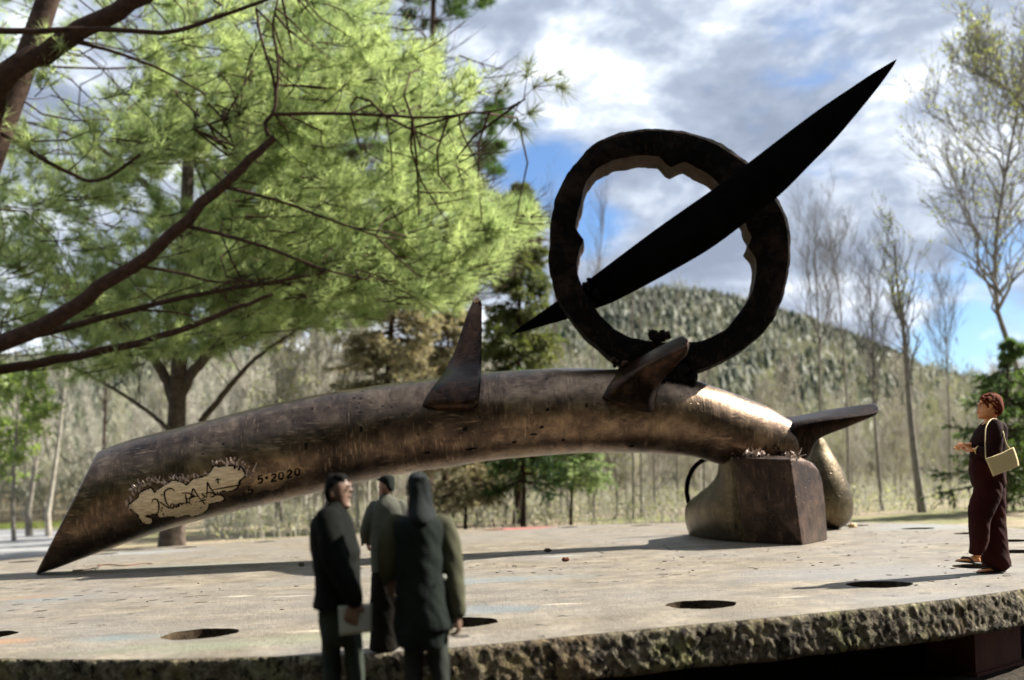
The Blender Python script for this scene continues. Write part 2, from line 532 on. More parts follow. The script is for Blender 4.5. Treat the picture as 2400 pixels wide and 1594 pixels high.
def build_table():
    cu = bpy.data.curves.new('plate', 'CURVE')
    cu.dimensions = '2D'
    cu.fill_mode = 'BOTH'
    def circ(cx, cy, r, n, jit=0.0, rng=None):
        s = cu.splines.new('POLY')
        s.points.add(n - 1)
        for i in range(n):
            a = 2 * PI * i / n
            rr = r * (1 + ((jit * (rng.random() - .5) + .03 * math.sin(3 * a + k) + .02 * math.sin(7 * a + 2 * k)) if jit else 0)) if r < 5 else float(table_r(a)) - 0.035
            s.points[i].co = (cx + rr * math.cos(a), cy + rr * math.sin(a), 0, 1)
        s.use_cyclic_u = True
    k = 0
    circ(0, 0, TR - 0.035, 720)
    rng = np.random.default_rng(5)
    for k in range(28):
        a = math.radians(-70.4 + k * 360 / 28)
        circ(RING_R * math.cos(a), RING_R * math.sin(a), HOLE_R, 44, 0.05, rng)
    cu.extrude = TH / 2 - 0.001
    o = bpy.data.objects.new('plate_c', cu)
    COL.objects.link(o)
    dg = bpy.context.evaluated_depsgraph_get()
    me = bpy.data.meshes.new_from_object(o.evaluated_get(dg))
    bpy.data.objects.remove(o)
    me.transform(Matrix.Translation((TC[0], TC[1], -TH / 2 - 0.0)))
    me.transform(Matrix.Translation((0, 0, -0.001 + 0.001)))
    me.materials.clear()
    for p in me.polygons: p.material_index = 1 if abs(p.normal.z) < 0.5 else 0
    pl = place('plate', me, [M['top'], M['bore']], table, smooth=False)
    # rough flame-cut rim as real relief
    nA, nZ = 3600, 15
    rng = np.random.default_rng(11)
    from mathutils import noise as mn
    th = np.arange(nA) * 2 * PI / nA
    V = np.zeros((nZ, nA, 3))
    for j in range(nA):
        ca, sa = math.cos(th[j]), math.sin(th[j])
        for i in range(nZ):
            t = i / (nZ - 1)
            z = -t * TH
            TRj = float(table_r(th[j])); p = Vector((ca * TRj, sa * TRj, z))
            d = mn.fractal(Vector((p.x * 13, p.y * 13, p.z * 11)), 0.9, 2.1, 4) * 0.012 + mn.noise(Vector((p.x * 30, p.y * 30, p.z * 25))) * 0.010
            edge = min(t, 1 - t)
            fall = min(1.0, edge / 0.10)
            r = TRj - 0.012 * (1 - fall) + d * (0.12 + 0.88 * fall) - 0.01
            zz = z + (mn.noise(p * 4 + Vector((9, 1, 3))) * 0.016 if i == nZ - 1 else 0) + (mn.noise(p * 3) * 0.004 - 0.003 if i == 0 else 0)
            V[i, j] = (ca * r, sa * r, zz)
    ring_in = V[0].copy(); k = (table_r(th) - 0.06) / np.hypot(ring_in[:, 0], ring_in[:, 1]); ring_in[:, :2] *= k[:, None]; ring_in[:, 2] = -0.004
    ring_lo = V[-1].copy(); k = (table_r(th) - 0.06) / np.hypot(ring_lo[:, 0], ring_lo[:, 1]); ring_lo[:, :2] *= k[:, None]; ring_lo[:, 2] = -TH + 0.004
    allr = np.concatenate([ring_in[None], V, ring_lo[None]])
    allr[..., 0] += TC[0]; allr[..., 1] += TC[1]
    n = len(allr)
    idx = np.arange(n * nA).reshape(n, nA)
    a = idx[:-1]; b = np.roll(idx, -1, 1)[:-1]; c = np.roll(idx, -1, 1)[1:]; d = idx[1:]
    T = np.concatenate([np.stack([a, d, c], -1).reshape(-1, 3), np.stack([a, c, b], -1).reshape(-1, 3)])
    place('rim', tri_mesh('rim', allr.reshape(-1, 3), T), M['rim'], table)
    # legs of rusty box steel, with a cap plate each
    for k, deg in enumerate((-54.3, -127, -18, 20, 62, 118, 160, 198)):
        a = math.radians(deg)
        x, y = TC[0] + 8.98 * math.cos(a), TC[1] + 8.98 * math.sin(a)
        mb = MB()
        mb.box((x, y, -0.505), (0.42, 0.74, 0.388), a)
        mb.box((x, y, -0.305), (0.5, 0.84, 0.026), a)
        mb.box((x, y, -0.69), (0.5, 0.84, 0.02), a)
        mb.build('leg', M['rust'], table, smooth=False)
    mb = MB()
    for r0, r1 in ((8.55, 8.72),):
        ths = np.linspace(0, 2 * PI, 97)[:-1]
        rings = []
        for rr, zz in ((r0, -TH - .002), (r1, -TH - .002), (r1, -0.699), (r0, -0.699)):
            rings.append(np.stack([TC[0] + rr * np.cos(ths), TC[1] + rr * np.sin(ths), np.full(96, zz)], 1))
        mb.loft([rings[0], rings[1], rings[2], rings[3], rings[0]], cap=(False, False))
    mb.build('shade_skirt', M['under_shade'], table, smooth=False)  # black skirt added in place of the shade under the table


build_table()

# ================================================================== THE SCULPTURE
def Yb(u):
    return float(np.interp(u, [85, 700, 1300, 1862], [14.14, 14.30, 14.55, 14.95]))


tipw = gp(85, 1346)
sculpt = empty('bronze_sculpture', (0.3, 14.6, 0), 'long horned bronze sculpture bearing a black ring and blade on the steel table', 'sculpture')

BODY = [((231, 1058), (85, 1346)), ((286, 1037), (150, 1325)), ((356, 1018), (254, 1288)), ((508, 980), (440, 1228)), ((711, 932), (680, 1168)),
        ((864, 907), (850, 1131)), ((1016, 887), (1010, 1100)), ((1200, 868), (1200, 1074)), ((1352, 864), (1352, 1063)), ((1480, 869), (1470, 1061)),
        ((1570, 880), (1550, 1063)), ((1660, 902), (1625, 1071)), ((1735, 928), (1690, 1088)), ((1795, 953), (1755, 1097)), ((1835, 974), (1810, 1098)), ((1862, 988), (1858, 1092))]


def build_body():
    arr = np.array(BODY, float)
    P = catmull(arr, 150)
    TT = np.array([bp(p[0][0], p[0][1], Yb((p[0][0] + p[1][0]) / 2)) for p in P])
    BB = np.array([bp(p[1][0], p[1][1], Yb((p[0][0] + p[1][0]) / 2)) for p in P])
    Cn = (TT + BB) / 2
    tan = np.gradient(Cn, axis=0); tan /= np.linalg.norm(tan, axis=1)[:, None]
    half = (TT - BB) / 2
    rng = np.random.default_rng(3)
    from mathutils import noise as mn
    n = 72
    th = np.arange(n) * 2 * PI / n
    rings = []
    for i in range(len(P)):
        h = half[i]
        perp = np.linalg.norm(h - tan[i] * np.dot(h, tan[i]))
        vr = Cn[i] - np.array((0, 0, H)); vr[2] = 0; side = vr / np.linalg.norm(vr) * perp * 0.97
        c, s = np.cos(th), np.sin(th)
        e = 2 / 2.25
        c2, s2 = np.sign(c) * np.abs(c) ** e, np.sign(s) * np.abs(s) ** e
        ring = Cn[i] + h * c2[:, None] - side * s2[:, None]
        for j in range(n):
            q = Vector(ring[j])
            dd = mn.noise(q * 1.3) * 0.018 + mn.noise(q * 3.7) * 0.007
            ring[j] += (ring[j] - Cn[i]) / np.linalg.norm(ring[j] - Cn[i]) * dd
        rings.append(ring)
    # rounded lip at the mitre-cut end, rounded far end
    lip = rings[0]; c0 = lip.mean(0)
    lead = c0 + (lip - c0) * 0.965 - tan[0] * 0.02
    last = rings[-1]; c1 = last.mean(0)
    tail = [c1 + (last - c1) * k + tan[-1] * d for k, d in ((0.96, 0.05), (0.85, 0.10), (0.6, 0.14))]
    mb = MB()
    mb.loft([lead] + rings + tail)
    me = mb.mesh('body')
    bvh = BVHTree.FromPolygons([v.co.copy() for v in me.vertices], [tuple(p.vertices) for p in me.polygons])
    place('body', me, M['bronze'], sculpt)
    return bvh


BV = build_body()
CAM = Vector((0, 0, H))


def on_body(u, v, off=0.0):
    d = (Vector(bp(u, v, 10.0)) - CAM).normalized()
    hit, nrm, _, _ = BV.ray_cast(CAM, d)
    if hit is None:
        return None
    if nrm.dot(d) > 0: nrm = -nrm
    return np.array(hit + nrm * off)


def ringloft(name, rings, mat, steps=26, rnd=3, voxel=None, parent=None):
    """rings: list of lists of (u, v, Y); smooth interpolation along, rounded corners around"""
    R = np.array([[bp(*p) for p in r] for r in rings])
    R = catmull(R, steps)
    out_r = []
    for r in R:
        m = len(r)
        pts = []
        for j in range(m):
            a, b, c = r[j - 1], r[j], r[(j + 1) % m]
            for t in np.linspace(0, 1, rnd):
                k = 0.16
                p0, p2 = b + (a - b) * k, b + (c - b) * k
                pts.append((1 - t) ** 2 * p0 + 2 * t * (1 - t) * b + t * t * p2)
        out_r.append(np.array(pts))
    mb = MB()
    mb.loft(out_r)
    return mb.build(name, mat, parent or sculpt)


# horn standing on the back: sharp edge to the viewer's side, narrow lit flank behind
h1 = []
for v, ul, ur, yr in ((697, 1111, 1121, 14.55), (712, 1105, 1130, 14.52), (741, 1091, 1131, 14.48), (805, 1070, 1132, 14.38), (853, 1049, 1132, 14.26), (883, 1029, 1132, 13.98), (905, 1012, 1132, 13.80), (930, 994, 1130, 13.71), (952, 985, 1124, 13.70), (966, 1000, 1112, 13.82)):
    ym = float(np.interp(v, [697, 853, 883, 905, 930, 952, 966], [14.62, 14.40, 14.08, 13.76, 13.68, 13.68, 13.78]))
    wd = (ur - ul) / 155.0
    h1.append([(ur, v, yr), (ul + 0.22 * (ur - ul), v + 2, yr + (0.16 if v < 870 else 0.03)), (ul, v, ym + 0.10), ((ul + ur) / 2 + 8, v, ym + 0.10 + 0.42 * wd)])
horn = ringloft('horn', h1, M['bronze_dark'])
mb = MB()
mb.ball(bp(1117, 703, 14.56), (0.055, 0.07, 0.065))
mb.build('worn_tip', M['worn'], horn)

# horn leaning out towards the viewer
h2 = [[(1428, 868, 14.75), (1404, 935, 13.98), (1532, 972, 13.90), (1548, 890, 14.75)],
      [(1442, 863, 14.6), (1440, 897, 13.92), (1529, 952, 13.88), (1556, 885, 14.5)],
      [(1490, 838, 14.3), (1500, 863, 13.82), (1545, 905, 13.95), (1560, 868, 14.25)],
      [(1545, 809, 14.05), (1556, 837, 13.66), (1576, 868, 13.82), (1582, 842, 14.0)],
      [(1590, 787, 13.85), (1604, 814, 13.52), (1608, 833, 13.62), (1610, 815, 13.8)],
      [(1600, 786, 13.8), (1614, 797, 13.56), (1614, 818, 13.6), (1616, 806, 13.7)]]
ringloft('horn', h2, M['bronze_dark'])

# horn reaching out past the end of the body
h3 = [[(1842, 972, 15.25), (1846, 1005, 14.62), (1852, 1085, 14.72), (1862, 1075, 15.2)],
      [(1866, 972, 15.22), (1866, 992, 14.60), (1893, 1077, 14.72), (1896, 1060, 15.15)],
      [(1920, 961, 15.12), (1920, 984, 14.6), (1918, 1033, 14.68), (1922, 1015, 15.0)],
      [(1985, 951, 15.0), (1985, 977, 14.6), (1986, 1003, 14.64), (1988, 985, 14.9)],
      [(2042, 944, 14.92), (2046, 969, 14.62), (2046, 977, 14.64), (2048, 962, 14.88)],
      [(2056, 948, 14.9), (2060, 957, 14.68), (2058, 967, 14.68), (2058, 958, 14.85)]]
ringloft('horn', h3, M['bronze_dark'])

# square lug foot
def hull(name, pts, mat, bevel=0.03, parent=None):
    bm = bmesh.new()
    for p in pts: bm.verts.new(tuple(p))
    bmesh.ops.convex_hull(bm, input=bm.verts[:])
    bmesh.ops.dissolve_limit(bm, angle_limit=0.08, verts=bm.verts[:], edges=bm.edges[:])
    if bevel:
        bmesh.ops.bevel(bm, geom=bm.edges[:], offset=bevel, segments=2, affect='EDGES', profile=0.6)
    me = bpy.data.meshes.new(name)
    bm.to_mesh(me); bm.free()
    return place(name, me, mat, parent or sculpt, smooth=False)


P1, P2, P3 = gp(1748, 1272), gp(1880, 1278), gp(1939, 1266)
up = 0.004
lug = [P1 + (0, 0, up), P2 + (0, 0, up), P3 + (0, 0, up), P1 + (0.35, 1.1, up), P3 + (-0.2, 0.8, up),
       bp(1714, 1074, 14.30), bp(1853, 1077, 13.42), bp(1872, 1070, 13.7), bp(1897, 1083, 13.85), bp(1919, 1104, 14.0), bp(1927, 1128, 14.05), bp(1934, 1180, 14.03),
       bp(1740, 1066, 15.0), bp(1905, 1085, 14.8), bp(1922, 1115, 14.85)]
hull('lug_foot', lug, M['bronze_block'], 0.014)

# flared foot beside it: narrow waist, wide toe
Ls = np.array([(1690, 1066, 14.9), (1684, 1089, 15.0), (1680, 1112, 15.2), (1665, 1134, 15.5), (1639, 1155, 15.9), (1614, 1177, 16.3), (1606, 1193, 16.5), (1606, 1222, 16.9), (1615, 1252, 17.45)])
Rs = np.array([(1716, 1060, 14.5), (1716, 1080, 14.42), (1719, 1105, 14.42), (1724, 1131, 14.42), (1729, 1160, 14.42), (1734, 1190, 14.42), (1738, 1210, 14.42), (1743, 1240, 14.42), (1750, 1272, 14.42)])
Lc, Rc = catmull(Ls, 40), catmull(Rs, 40)
rings = []
for l, r in zip(Lc, Rc):
    a, b = bp(*r), bp(*l)
    out_n = np.array((-0.55, -0.83, 0.0))
    d = np.linalg.norm(b - a)
    ring = []
    for t in np.linspace(0, 1, 9):
        ring.append(a + (b - a) * t + out_n * (0.10 * d * math.sin(PI * t)))
    for t in np.linspace(1, 0, 7):
        ring.append(a + (b - a) * t + np.array((0.75, 0.75, 0)) * (0.35 + 0.55 * math.sin(PI * (0.25 + 0.6 * t))))
    ring = np.array(ring); ring[:, 2] = np.maximum(ring[:, 2], 0.004)
    rings.append(ring)
mb = MB(); mb.loft(rings)
mb.build('flared_foot', M['bronze_foot'], sculpt)

# rounded petal foot behind
rows = [(1024, 1914, 1922), (1034, 1905, 1932), (1060, 1893, 1946), (1085, 1884, 1960), (1128, 1880, 1981), (1164, 1882, 1993), (1201, 1890, 1994), (1220, 1902, 1987), (1232, 1918, 1976), (1240, 1938, 1962)]
rr = catmull(np.array(rows, float), 36)
rings = []
for v, ul, ur in rr:
    a, b = bp(ul, v, 16.9), bp(ur, v, 17.1)
    c = (a + b) / 2
    ax = (b - a) / 2
    th = np.arange(28) * 2 * PI / 28
    dep = np.array((-0.15, 1, 0)) * (np.linalg.norm(ax) * 0.85)
    rings.append(c + ax * np.cos(th)[:, None] + dep * np.sin(th)[:, None])
for r in rings: r[:, 2] = np.maximum(r[:, 2], 0.004)
mb = MB(); mb.loft(rings)
mb.build('petal_foot', M['bronze_foot'], sculpt)

# thin hoop tucked in behind the flared foot
cc = bp(1672, 1150, 17.6)
th = np.linspace(0, 2 * PI, 65)[:-1]
rad = np.linalg.norm(bp(1608, 1150, 17.6) - cc)
mb = MB()
rings = []
for a in th:
    c = cc + rad * np.array((math.cos(a), 0.15 * math.cos(a), 1.2 * math.sin(a)))
    e = np.array((math.cos(a), 0.15, 1.2 * math.sin(a)))
    e /= np.linalg.norm(e)
    f = np.array((0, 1.0, 0))
    rings.append(np.array([c + e * 0.045 * math.cos(q) + f * 0.06 * math.sin(q) for q in np.arange(8) * PI / 4]))
rings.append(rings[0])
mb.loft(rings, cap=(False, False))
mb.build('hoop', M['blade_black'], sculpt)

# the big forged ring
OUT = [(1528, 299), (1593, 304), (1652, 319), (1717, 354), (1757, 381), (1795, 425), (1822, 463), (1846, 508), (1855, 568), (1852, 627), (1837, 697), (1817, 742), (1777, 787), (1727, 826), (1677, 851), (1628, 869),
       (1560, 873), (1500, 868), (1452, 852), (1400, 806), (1360, 770), (1332, 736), (1308, 700), (1293, 655), (1286, 592), (1288, 553), (1297, 488), (1310, 443), (1334, 398), (1369, 359), (1399, 329), (1439, 314), (1483, 304)]
INN = [(1520, 362), (1545, 366), (1562, 384), (1574, 390), (1590, 382), (1606, 378), (1640, 393), (1666, 412), (1690, 440), (1720, 480), (1750, 528), (1762, 553), (1752, 577), (1770, 603), (1773, 627), (1764, 682), (1748, 712), (1722, 750), (1682, 782), (1645, 800), (1590, 800), (1528, 797), (1473, 786), (1436, 765), (1400, 727), (1369, 677), (1349, 617), (1368, 560), (1350, 533), (1361, 468), (1374, 424), (1404, 390), (1452, 370), (1495, 362)]
RCX, RCY = 1563, 580


def polar(pts, n):
    p = np.array(pts, float)
    a = np.arctan2(p[:, 1] - RCY, p[:, 0] - RCX); r = np.hypot(p[:, 0] - RCX, p[:, 1] - RCY)
    o = np.argsort(a); a, r = a[o], r[o]
    a = np.concatenate([a - 2 * PI, a, a + 2 * PI]); r = np.concatenate([r, r, r])
    q = np.linspace(-PI, PI, n + 1)[:-1]
    rr = np.interp(q, a, r)
    return np.stack([RCX + rr * np.cos(q), RCY + rr * np.sin(q)], 1)


nR = 300
po, pi_ = polar(OUT, nR), polar(INN, nR)
Yf = lambda u: 14.45 + (u - 1563) / 290 * 0.12
rings = []
rng = np.random.default_rng(8)
from mathutils import noise as mnoise
for k in range(nR):
    Y = Yf(po[k, 0])
    o_, i_ = bp(po[k, 0], po[k, 1], Y), bp(pi_[k, 0], pi_[k, 1], Y)
    rad = (o_ - i_); wdt = np.linalg.norm(rad); rad /= wdt
    dep = np.array((0.10, 0.99, -0.02)) * 0.60
    j = 0.022 * mnoise.noise(Vector(o_ * 3.0)) + .014 * mnoise.noise(Vector(o_ * 9.0)); j2 = 0.04 * mnoise.noise(Vector(i_ * 3.5)) + 0.014 * mnoise.noise(Vector(i_ * 11))
    c = 0.05
    jag = 0.03 * mnoise.noise(Vector(o_ * 8.0))
    rings.append(np.array([o_ - rad * c + dep * jag, o_ + dep * 0.05 + rad * j, o_ + dep * 0.5 + rad * (j + .012), o_ + dep * 0.95 + rad * j, o_ - rad * c + dep, i_ + rad * c + dep, i_ + dep * 0.95 + rad * j2,
                           i_ + dep * 0.5 + rad * (j2 * 1.3), i_ + dep * 0.06 + rad * j2 * .6, i_ + rad * c + dep * jag, i_ + rad * wdt * (0.5 + .1 * mnoise.noise(Vector(o_ * 2))) - dep * (0.03 + .05 * mnoise.noise(Vector(o_ * 4.0)))]))
rings.append(rings[0])
mb = MB()
mb.loft(rings, cap=(False, False))
mb.M = [1 if (k % 11) in (5, 6, 7) else 0 for k in range(len(mb.F))]
bigring = mb.build('ring', [M['patina_black'], M['ring_inner']], sculpt, smooth=False)

# the blade passing through it
BL = [((1197, 783.5), (1198, 785)), ((1222, 764), (1227, 777)), ((1250, 745), (1270, 765)), ((1302, 708), (1326, 749)), ((1345, 682), (1385, 727)), ((1400, 640), (1450, 702)), ((1528, 544), (1590, 627)), ((1610, 486), (1672, 578)),
      ((1690, 430), (1752, 518)), ((1777, 364), (1830, 455)), ((1850, 308), (1901, 384)), ((1920, 256), (1956, 328)), ((1985, 212), (2008, 267)), ((2045, 172), (2055, 209)), ((2085, 148), (2090, 161)), ((2101, 139), (2102, 140))]
A = catmull(np.array(BL, float), 90)
rings = []
Ybl = lambda u: float(np.interp(u, [1199, 1345, 1420, 1620, 1730, 2100], [15.10, 14.93, 14.75, 14.25, 14.13, 13.65]))
for a in A:
    um = (a[0][0] + a[1][0]) / 2
    Y = Ybl(um)
    t, b = bp(a[0][0], a[0][1], Y), bp(a[1][0], a[1][1], Y)
    c, h = (t + b) / 2, (t - b) / 2
    L = np.linalg.norm(h)
    dep = np.array((0.05, 1, 0)) * min(0.17, L * 0.42)
    th = np.arange(20) * 2 * PI / 20
    e = 1.25
    cs, sn = np.cos(th), np.sin(th)
    rings.append(c + h * (np.sign(cs) * np.abs(cs) ** 0.95)[:, None] - dep * (np.sign(sn) * np.abs(sn) ** e)[:, None])
mb = MB(); mb.loft(rings)
mb.build('blade', M['blade_black'], sculpt)


# weld lumps: where ring meets back, at the blade, and on top of the lug foot
def lumps(name, spots, mat, seed, parent=None):
    rng = np.random.default_rng(seed)
    mb = MB()
    for (u, v, Y, r, n, du, dv) in spots:
        for _ in range(n):
            p = bp(u + rng.normal() * du, v + rng.normal() * dv, Y + rng.normal() * 0.06)
            mb.ball(p, r * (0.6 + 0.8 * rng.random(3)), 8, 6, jit=0.35, rng=rng)
    return mb.build(name, mat, parent or sculpt)


lumps('weld_bead', [(1585, 876, 14.45, 0.085, 9, 14, 7), (1612, 872, 14.5, 0.08, 8, 10, 9), (1568, 888, 14.4, 0.08, 6, 10, 6), (1622, 886, 14.5, 0.07, 6, 6, 6), (1600, 888, 14.45, 0.09, 7, 14, 7)], M['patina_black'], 1)
lumps('weld_bead', [(1545, 792, 14.4, 0.07, 12, 13, 4)], M['patina_black'], 2)
lumps('weld_bead', [(1374, 668, 14.5, 0.035, 5, 3, 5)], M['patina_black'], 3)
lumps('weld_bead', [(1395, 696, 14.6, 0.04, 7, 5, 6)], M['patina_black'], 5)
lumps('weld_bead', [(1455, 850, 14.35, 0.05, 6, 12, 4)], M['bronze_dark'], 4)


def shards(name, spots, mat, seed, parent=None):
    """torn burrs: small upright splinters standing proud of the surface"""
    rng = np.random.default_rng(seed)
    mb = MB()
    for p, s in spots:
        p = np.array(p)
        for _ in range(2):
            d = np.array((rng.normal() * .5, -0.45 - rng.random() * .4, 0.9 + rng.random() * .6)); d /= np.linalg.norm(d)
            side = np.cross(d, (rng.normal(), rng.normal(), rng.normal())); side /= np.linalg.norm(side)
            s2 = np.cross(d, side)
            q = p + rng.normal(size=3) * s * 0.5
            h = s * (0.8 + rng.random() * 1.3)
            curl = rng.normal(size=3) * s * .5
            r0 = [q + side * s * .55, q + s2 * s * .3, q - side * s * .5, q - s2 * s * .3]
            r1 = [x * .55 + (q + d * h * .6) * .45 + d * h * .3 for x in r0]
            r2 = [q + d * h + curl + (x - q) * .18 for x in r0]
            mb.loft([np.array(r0), np.array(r1), np.array(r2)])
    o = mb.build(name, mat, parent or sculpt, smooth=False)
    o['kind'] = 'stuff'
    return o


rng = np.random.default_rng(6)
shards('weld_burr', [(bp(1748 + rng.random() * 44, 1068 + rng.normal() * 2, 14.2), 0.05) for _ in range(20)], M['torn'], 7)
shards('weld_burr', [(bp(1715 + rng.random() * 150, 1071 + rng.normal() * 2, 14.15), 0.03) for _ in range(26)], M['bronze_dark'], 8)
shards('weld_burr', [(bp(1846 + rng.random() * 18, 1073 + rng.normal() * 3, 13.6), 0.045) for _ in range(8)], M['torn'], 9)
shards('weld_burr', [(on_body(1775 + rng.random() * 60, 1045 + rng.random() * 22, -0.01), 0.035) for _ in range(14)], M['bronze_dark'], 10)


# filed-bare patch carrying the engraved signature
def z1(p):
    return (60 + p[0] / 3.373, 1000 + p[1] / 3.373)


OUTL = [(812, 622), (850, 590), (892, 560), (898, 525), (940, 505), (990, 483), (1005, 500), (1020, 522), (1060, 488), (1110, 455), (1160, 428), (1200, 430), (1240, 440), (1275, 462), (1300, 435), (1330, 410), (1385, 400), (1440, 383), (1468, 350), (1490, 312), (1540, 318), (1600, 308),
        (1660, 315), (1700, 320), (1722, 350), (1742, 385), (1715, 410), (1690, 432), (1682, 460), (1670, 488), (1635, 502), (1600, 512), (1570, 506), (1545, 512), (1530, 530), (1552, 545), (1570, 562), (1560, 585), (1500, 600), (1450, 612), (1445, 635), (1440, 652),
        (1400, 680), (1360, 698), (1320, 706), (1270, 696), (1235, 708), (1200, 716), (1150, 708), (1100, 712), (1060, 718), (1045, 700), (1040, 682), (1020, 690), (1000, 690), (975, 700), (948, 706), (975, 716), (1002, 728), (1003, 755), (985, 766), (960, 770), (920, 756), (905, 730), (890, 700), (862, 672), (830, 650)]


def patch(name, outl, mat, step, off, parent):
    o = np.array([z1(p) for p in outl])
    n = len(o)
    # densify outline with a little raggedness
    rng = np.random.default_rng(2)
    dense = []
    for i in range(n):
        a, b = o[i], o[(i + 1) % n]
        m = max(1, int(np.hypot(*(b - a)) / step))
        for t in range(m): dense.append(a + (b - a) * t / m + rng.normal(size=2) * (0.5 if t else 0))
    dense = np.array(dense); nb = len(dense)
    mn_, mx_ = dense.min(0), dense.max(0)
    gx, gy = np.meshgrid(np.arange(mn_[0], mx_[0], step), np.arange(mn_[1], mx_[1], step))
    g = np.stack([gx.ravel(), gy.ravel()], 1)
    v2 = [Vector(p) for p in np.concatenate([dense, g])]
    res = delaunay_2d_cdt(v2, [], [list(range(nb))], 1, 1e-4)
    V2, T = res[0], res[2]
    orig = res[3]
    V, bad = [], set()
    for i, p in enumerate(V2):
        isb = any(q < nb for q in orig[i])
        q = on_body(p.x, p.y, -0.01 if isb else off)
        if q is None: bad.add(i); q = np.zeros(3)
        V.append(q)
    T = [t for t in T if not any(i in bad for i in t)]
    me = bpy.data.meshes.new(name)
    me.from_pydata([tuple(v) for v in V], [], [tuple(t) for t in T])
    me.update()
    return place(name, me, mat, parent)


plate = patch('signature_patch', OUTL, M['polished'], 2.6, 0.016, sculpt)
patch('reflection_patch', [(1730, 520), (1765, 470), (1800, 440), (1815, 400), (1860, 385), (1900, 368), (1960, 362), (2000, 345), (2060, 335), (2120, 312), (2180, 308), (2215, 330), (2205, 372), (2150, 402), (2100, 420), (2050, 442), (2015, 480), (1950, 512), (1880, 505), (1840, 525), (1770, 540)], M['reflect_gold'], 3.0, 0.003, sculpt)  # lighter patch paints the golden reflection behind the numerals

mb = MB()
ol = np.array([z1(q) for q in OUTL + OUTL[:1]])
ol = catmull(ol, 300)
ow = np.array([on_body(q[0], q[1], 0.002) for q in ol])
mb.tube(ow, 0.010 + 0.007 * np.random.default_rng(3).random(300), 6)
mb.build('patch_edge_shade', M['engrave'], plate)  # dark tube paints the shade along the patch's raised edge

SIG = [[(1000, 600), (1010, 575), (1035, 572), (1050, 592), (1055, 625), (1052, 660), (1040, 692)],
       [(1060, 592), (1075, 600), (1090, 612), (1140, 645)], [(1095, 548), (1098, 520), (1115, 500), (1140, 488), (1165, 492), (1180, 510)], [(1100, 510), (1104, 560), (1114, 595), (1140, 642)],
       [(1165, 605), (1150, 612), (1148, 632), (1160, 642), (1172, 628), (1170, 606), (1180, 632)], [(1186, 606), (1190, 632), (1200, 626), (1206, 604), (1212, 630)], [(1216, 628), (1218, 605), (1228, 600), (1236, 612), (1242, 604), (1262, 600), (1300, 592)],
       [(1265, 530), (1272, 575), (1276, 612)], [(1234, 522), (1290, 524), (1335, 545), (1300, 562), (1270, 575), (1312, 612)],
       [(1292, 600), (1312, 540), (1326, 490), (1355, 530), (1392, 582)], [(1300, 548), (1365, 548)], [(1408, 520), (1398, 534), (1420, 548), (1394, 566)],
       [(1432, 560), (1437, 500), (1440, 440), (1460, 480), (1485, 512), (1532, 542)], [(1420, 525), (1470, 512)], [(1368, 590), (1400, 580), (1432, 572)],
       [(1462, 535), (1474, 520), (1490, 528), (1488, 545), (1470, 552), (1462, 540)], [(1480, 497), (1580, 478), (1690, 456), (1690, 425)], [(1500, 425), (1520, 414), (1545, 418)], [(1520, 416), (1526, 450)],
       [(1500, 520), (1508, 545)], [(1515, 510), (1525, 540)], [(1400, 585), (1420, 610)]]


def strokes(name, lines, rad, parent, off=0.004, dots=()):
    mb = MB()
    for l in lines:
        pts = catmull(np.array([z1(p) for p in l]), max(4, 5 * len(l)))
        w_ = [on_body(p[0], p[1], off) for p in pts]
        w_ = np.array([q for q in w_ if q is not None])
        k = np.linspace(0, 1, len(w_))
        mb.tube(w_, rad * (0.55 + 0.6 * np.sin(PI * np.clip(k, .06, .94))), 6)
    for d, r in dots:
        q = on_body(*z1(d), off)
        mb.ball(q, r, 8, 6)
    return mb.build(name, M['engrave'], parent)


strokes('engraved_signature', SIG, 0.0105, plate, 0.0165, dots=[((1076, 538), .014), ((1080, 640), .014), ((1090, 686), .016), ((1075, 660), .012), ((1388, 636), .014), ((1655, 325), .02), ((1690, 335), .022), ((1350, 590), .01)])
GL = {'5': [[(.82, 1), (.25, 1), (.2, .56), (.5, .64), (.82, .5), (.84, .22), (.6, 0), (.3, .02), (.12, .18)]],
      '2': [[(.14, .76), (.3, .98), (.62, 1), (.84, .8), (.72, .52), (.12, .02), (.9, .02), (.92, .14)]],
      '0': [[(.5, 1), (.2, .82), (.12, .5), (.2, .18), (.5, 0), (.8, .18), (.88, .5), (.8, .82), (.5, 1)]]}
for ch, cx, cy in (('5', 1855, 417), ('2', 1960, 403), ('0', 2020, 388), ('2', 2085, 374), ('0', 2148, 357), ('5', 1777, 502)):
    wdt, hgt, sk = 46, 54, -0.24
    ls = [[(cx + (x - .5) * wdt, cy - (y - .5) * hgt + sk * (x - .5) * wdt) for x, y in l] for l in GL[ch]]
    strokes('stamped_numeral', ls, 0.0145, sculpt, 0.004)
mb = MB(); mb.ball(on_body(*z1((1906, 405)), 0.002), 0.024, 10, 7); mb.build('stamped_dot', M['engrave'], sculpt)
edge = [(815, 610), (845, 570), (880, 540), (900, 515), (930, 470), (975, 450), (1010, 450), (1050, 445), (1085, 440), (1110, 455), (1165, 425), (1205, 415), (1240, 430), (1260, 445), (1340, 395), (1420, 378), (1490, 300), (1530, 295), (1600, 290), (1650, 290), (1690, 305), (1720, 320), (1740, 350), (1770, 385), (860, 500), (900, 460), (1000, 420)]
sp = []
for e in edge:
    for _ in range(3):
        q = on_body(*z1((e[0] + rng.normal() * 14, e[1] + rng.normal() * 9)), 0.0)
        sp.append((q, 0.022 + 0.03 * rng.random()))
shards('torn_burr', sp, M['torn'], 12, plate)
sp = [(on_body(*z1((860 + rng.random() * 880, 0)), 0) , .02) for _ in range(0)]
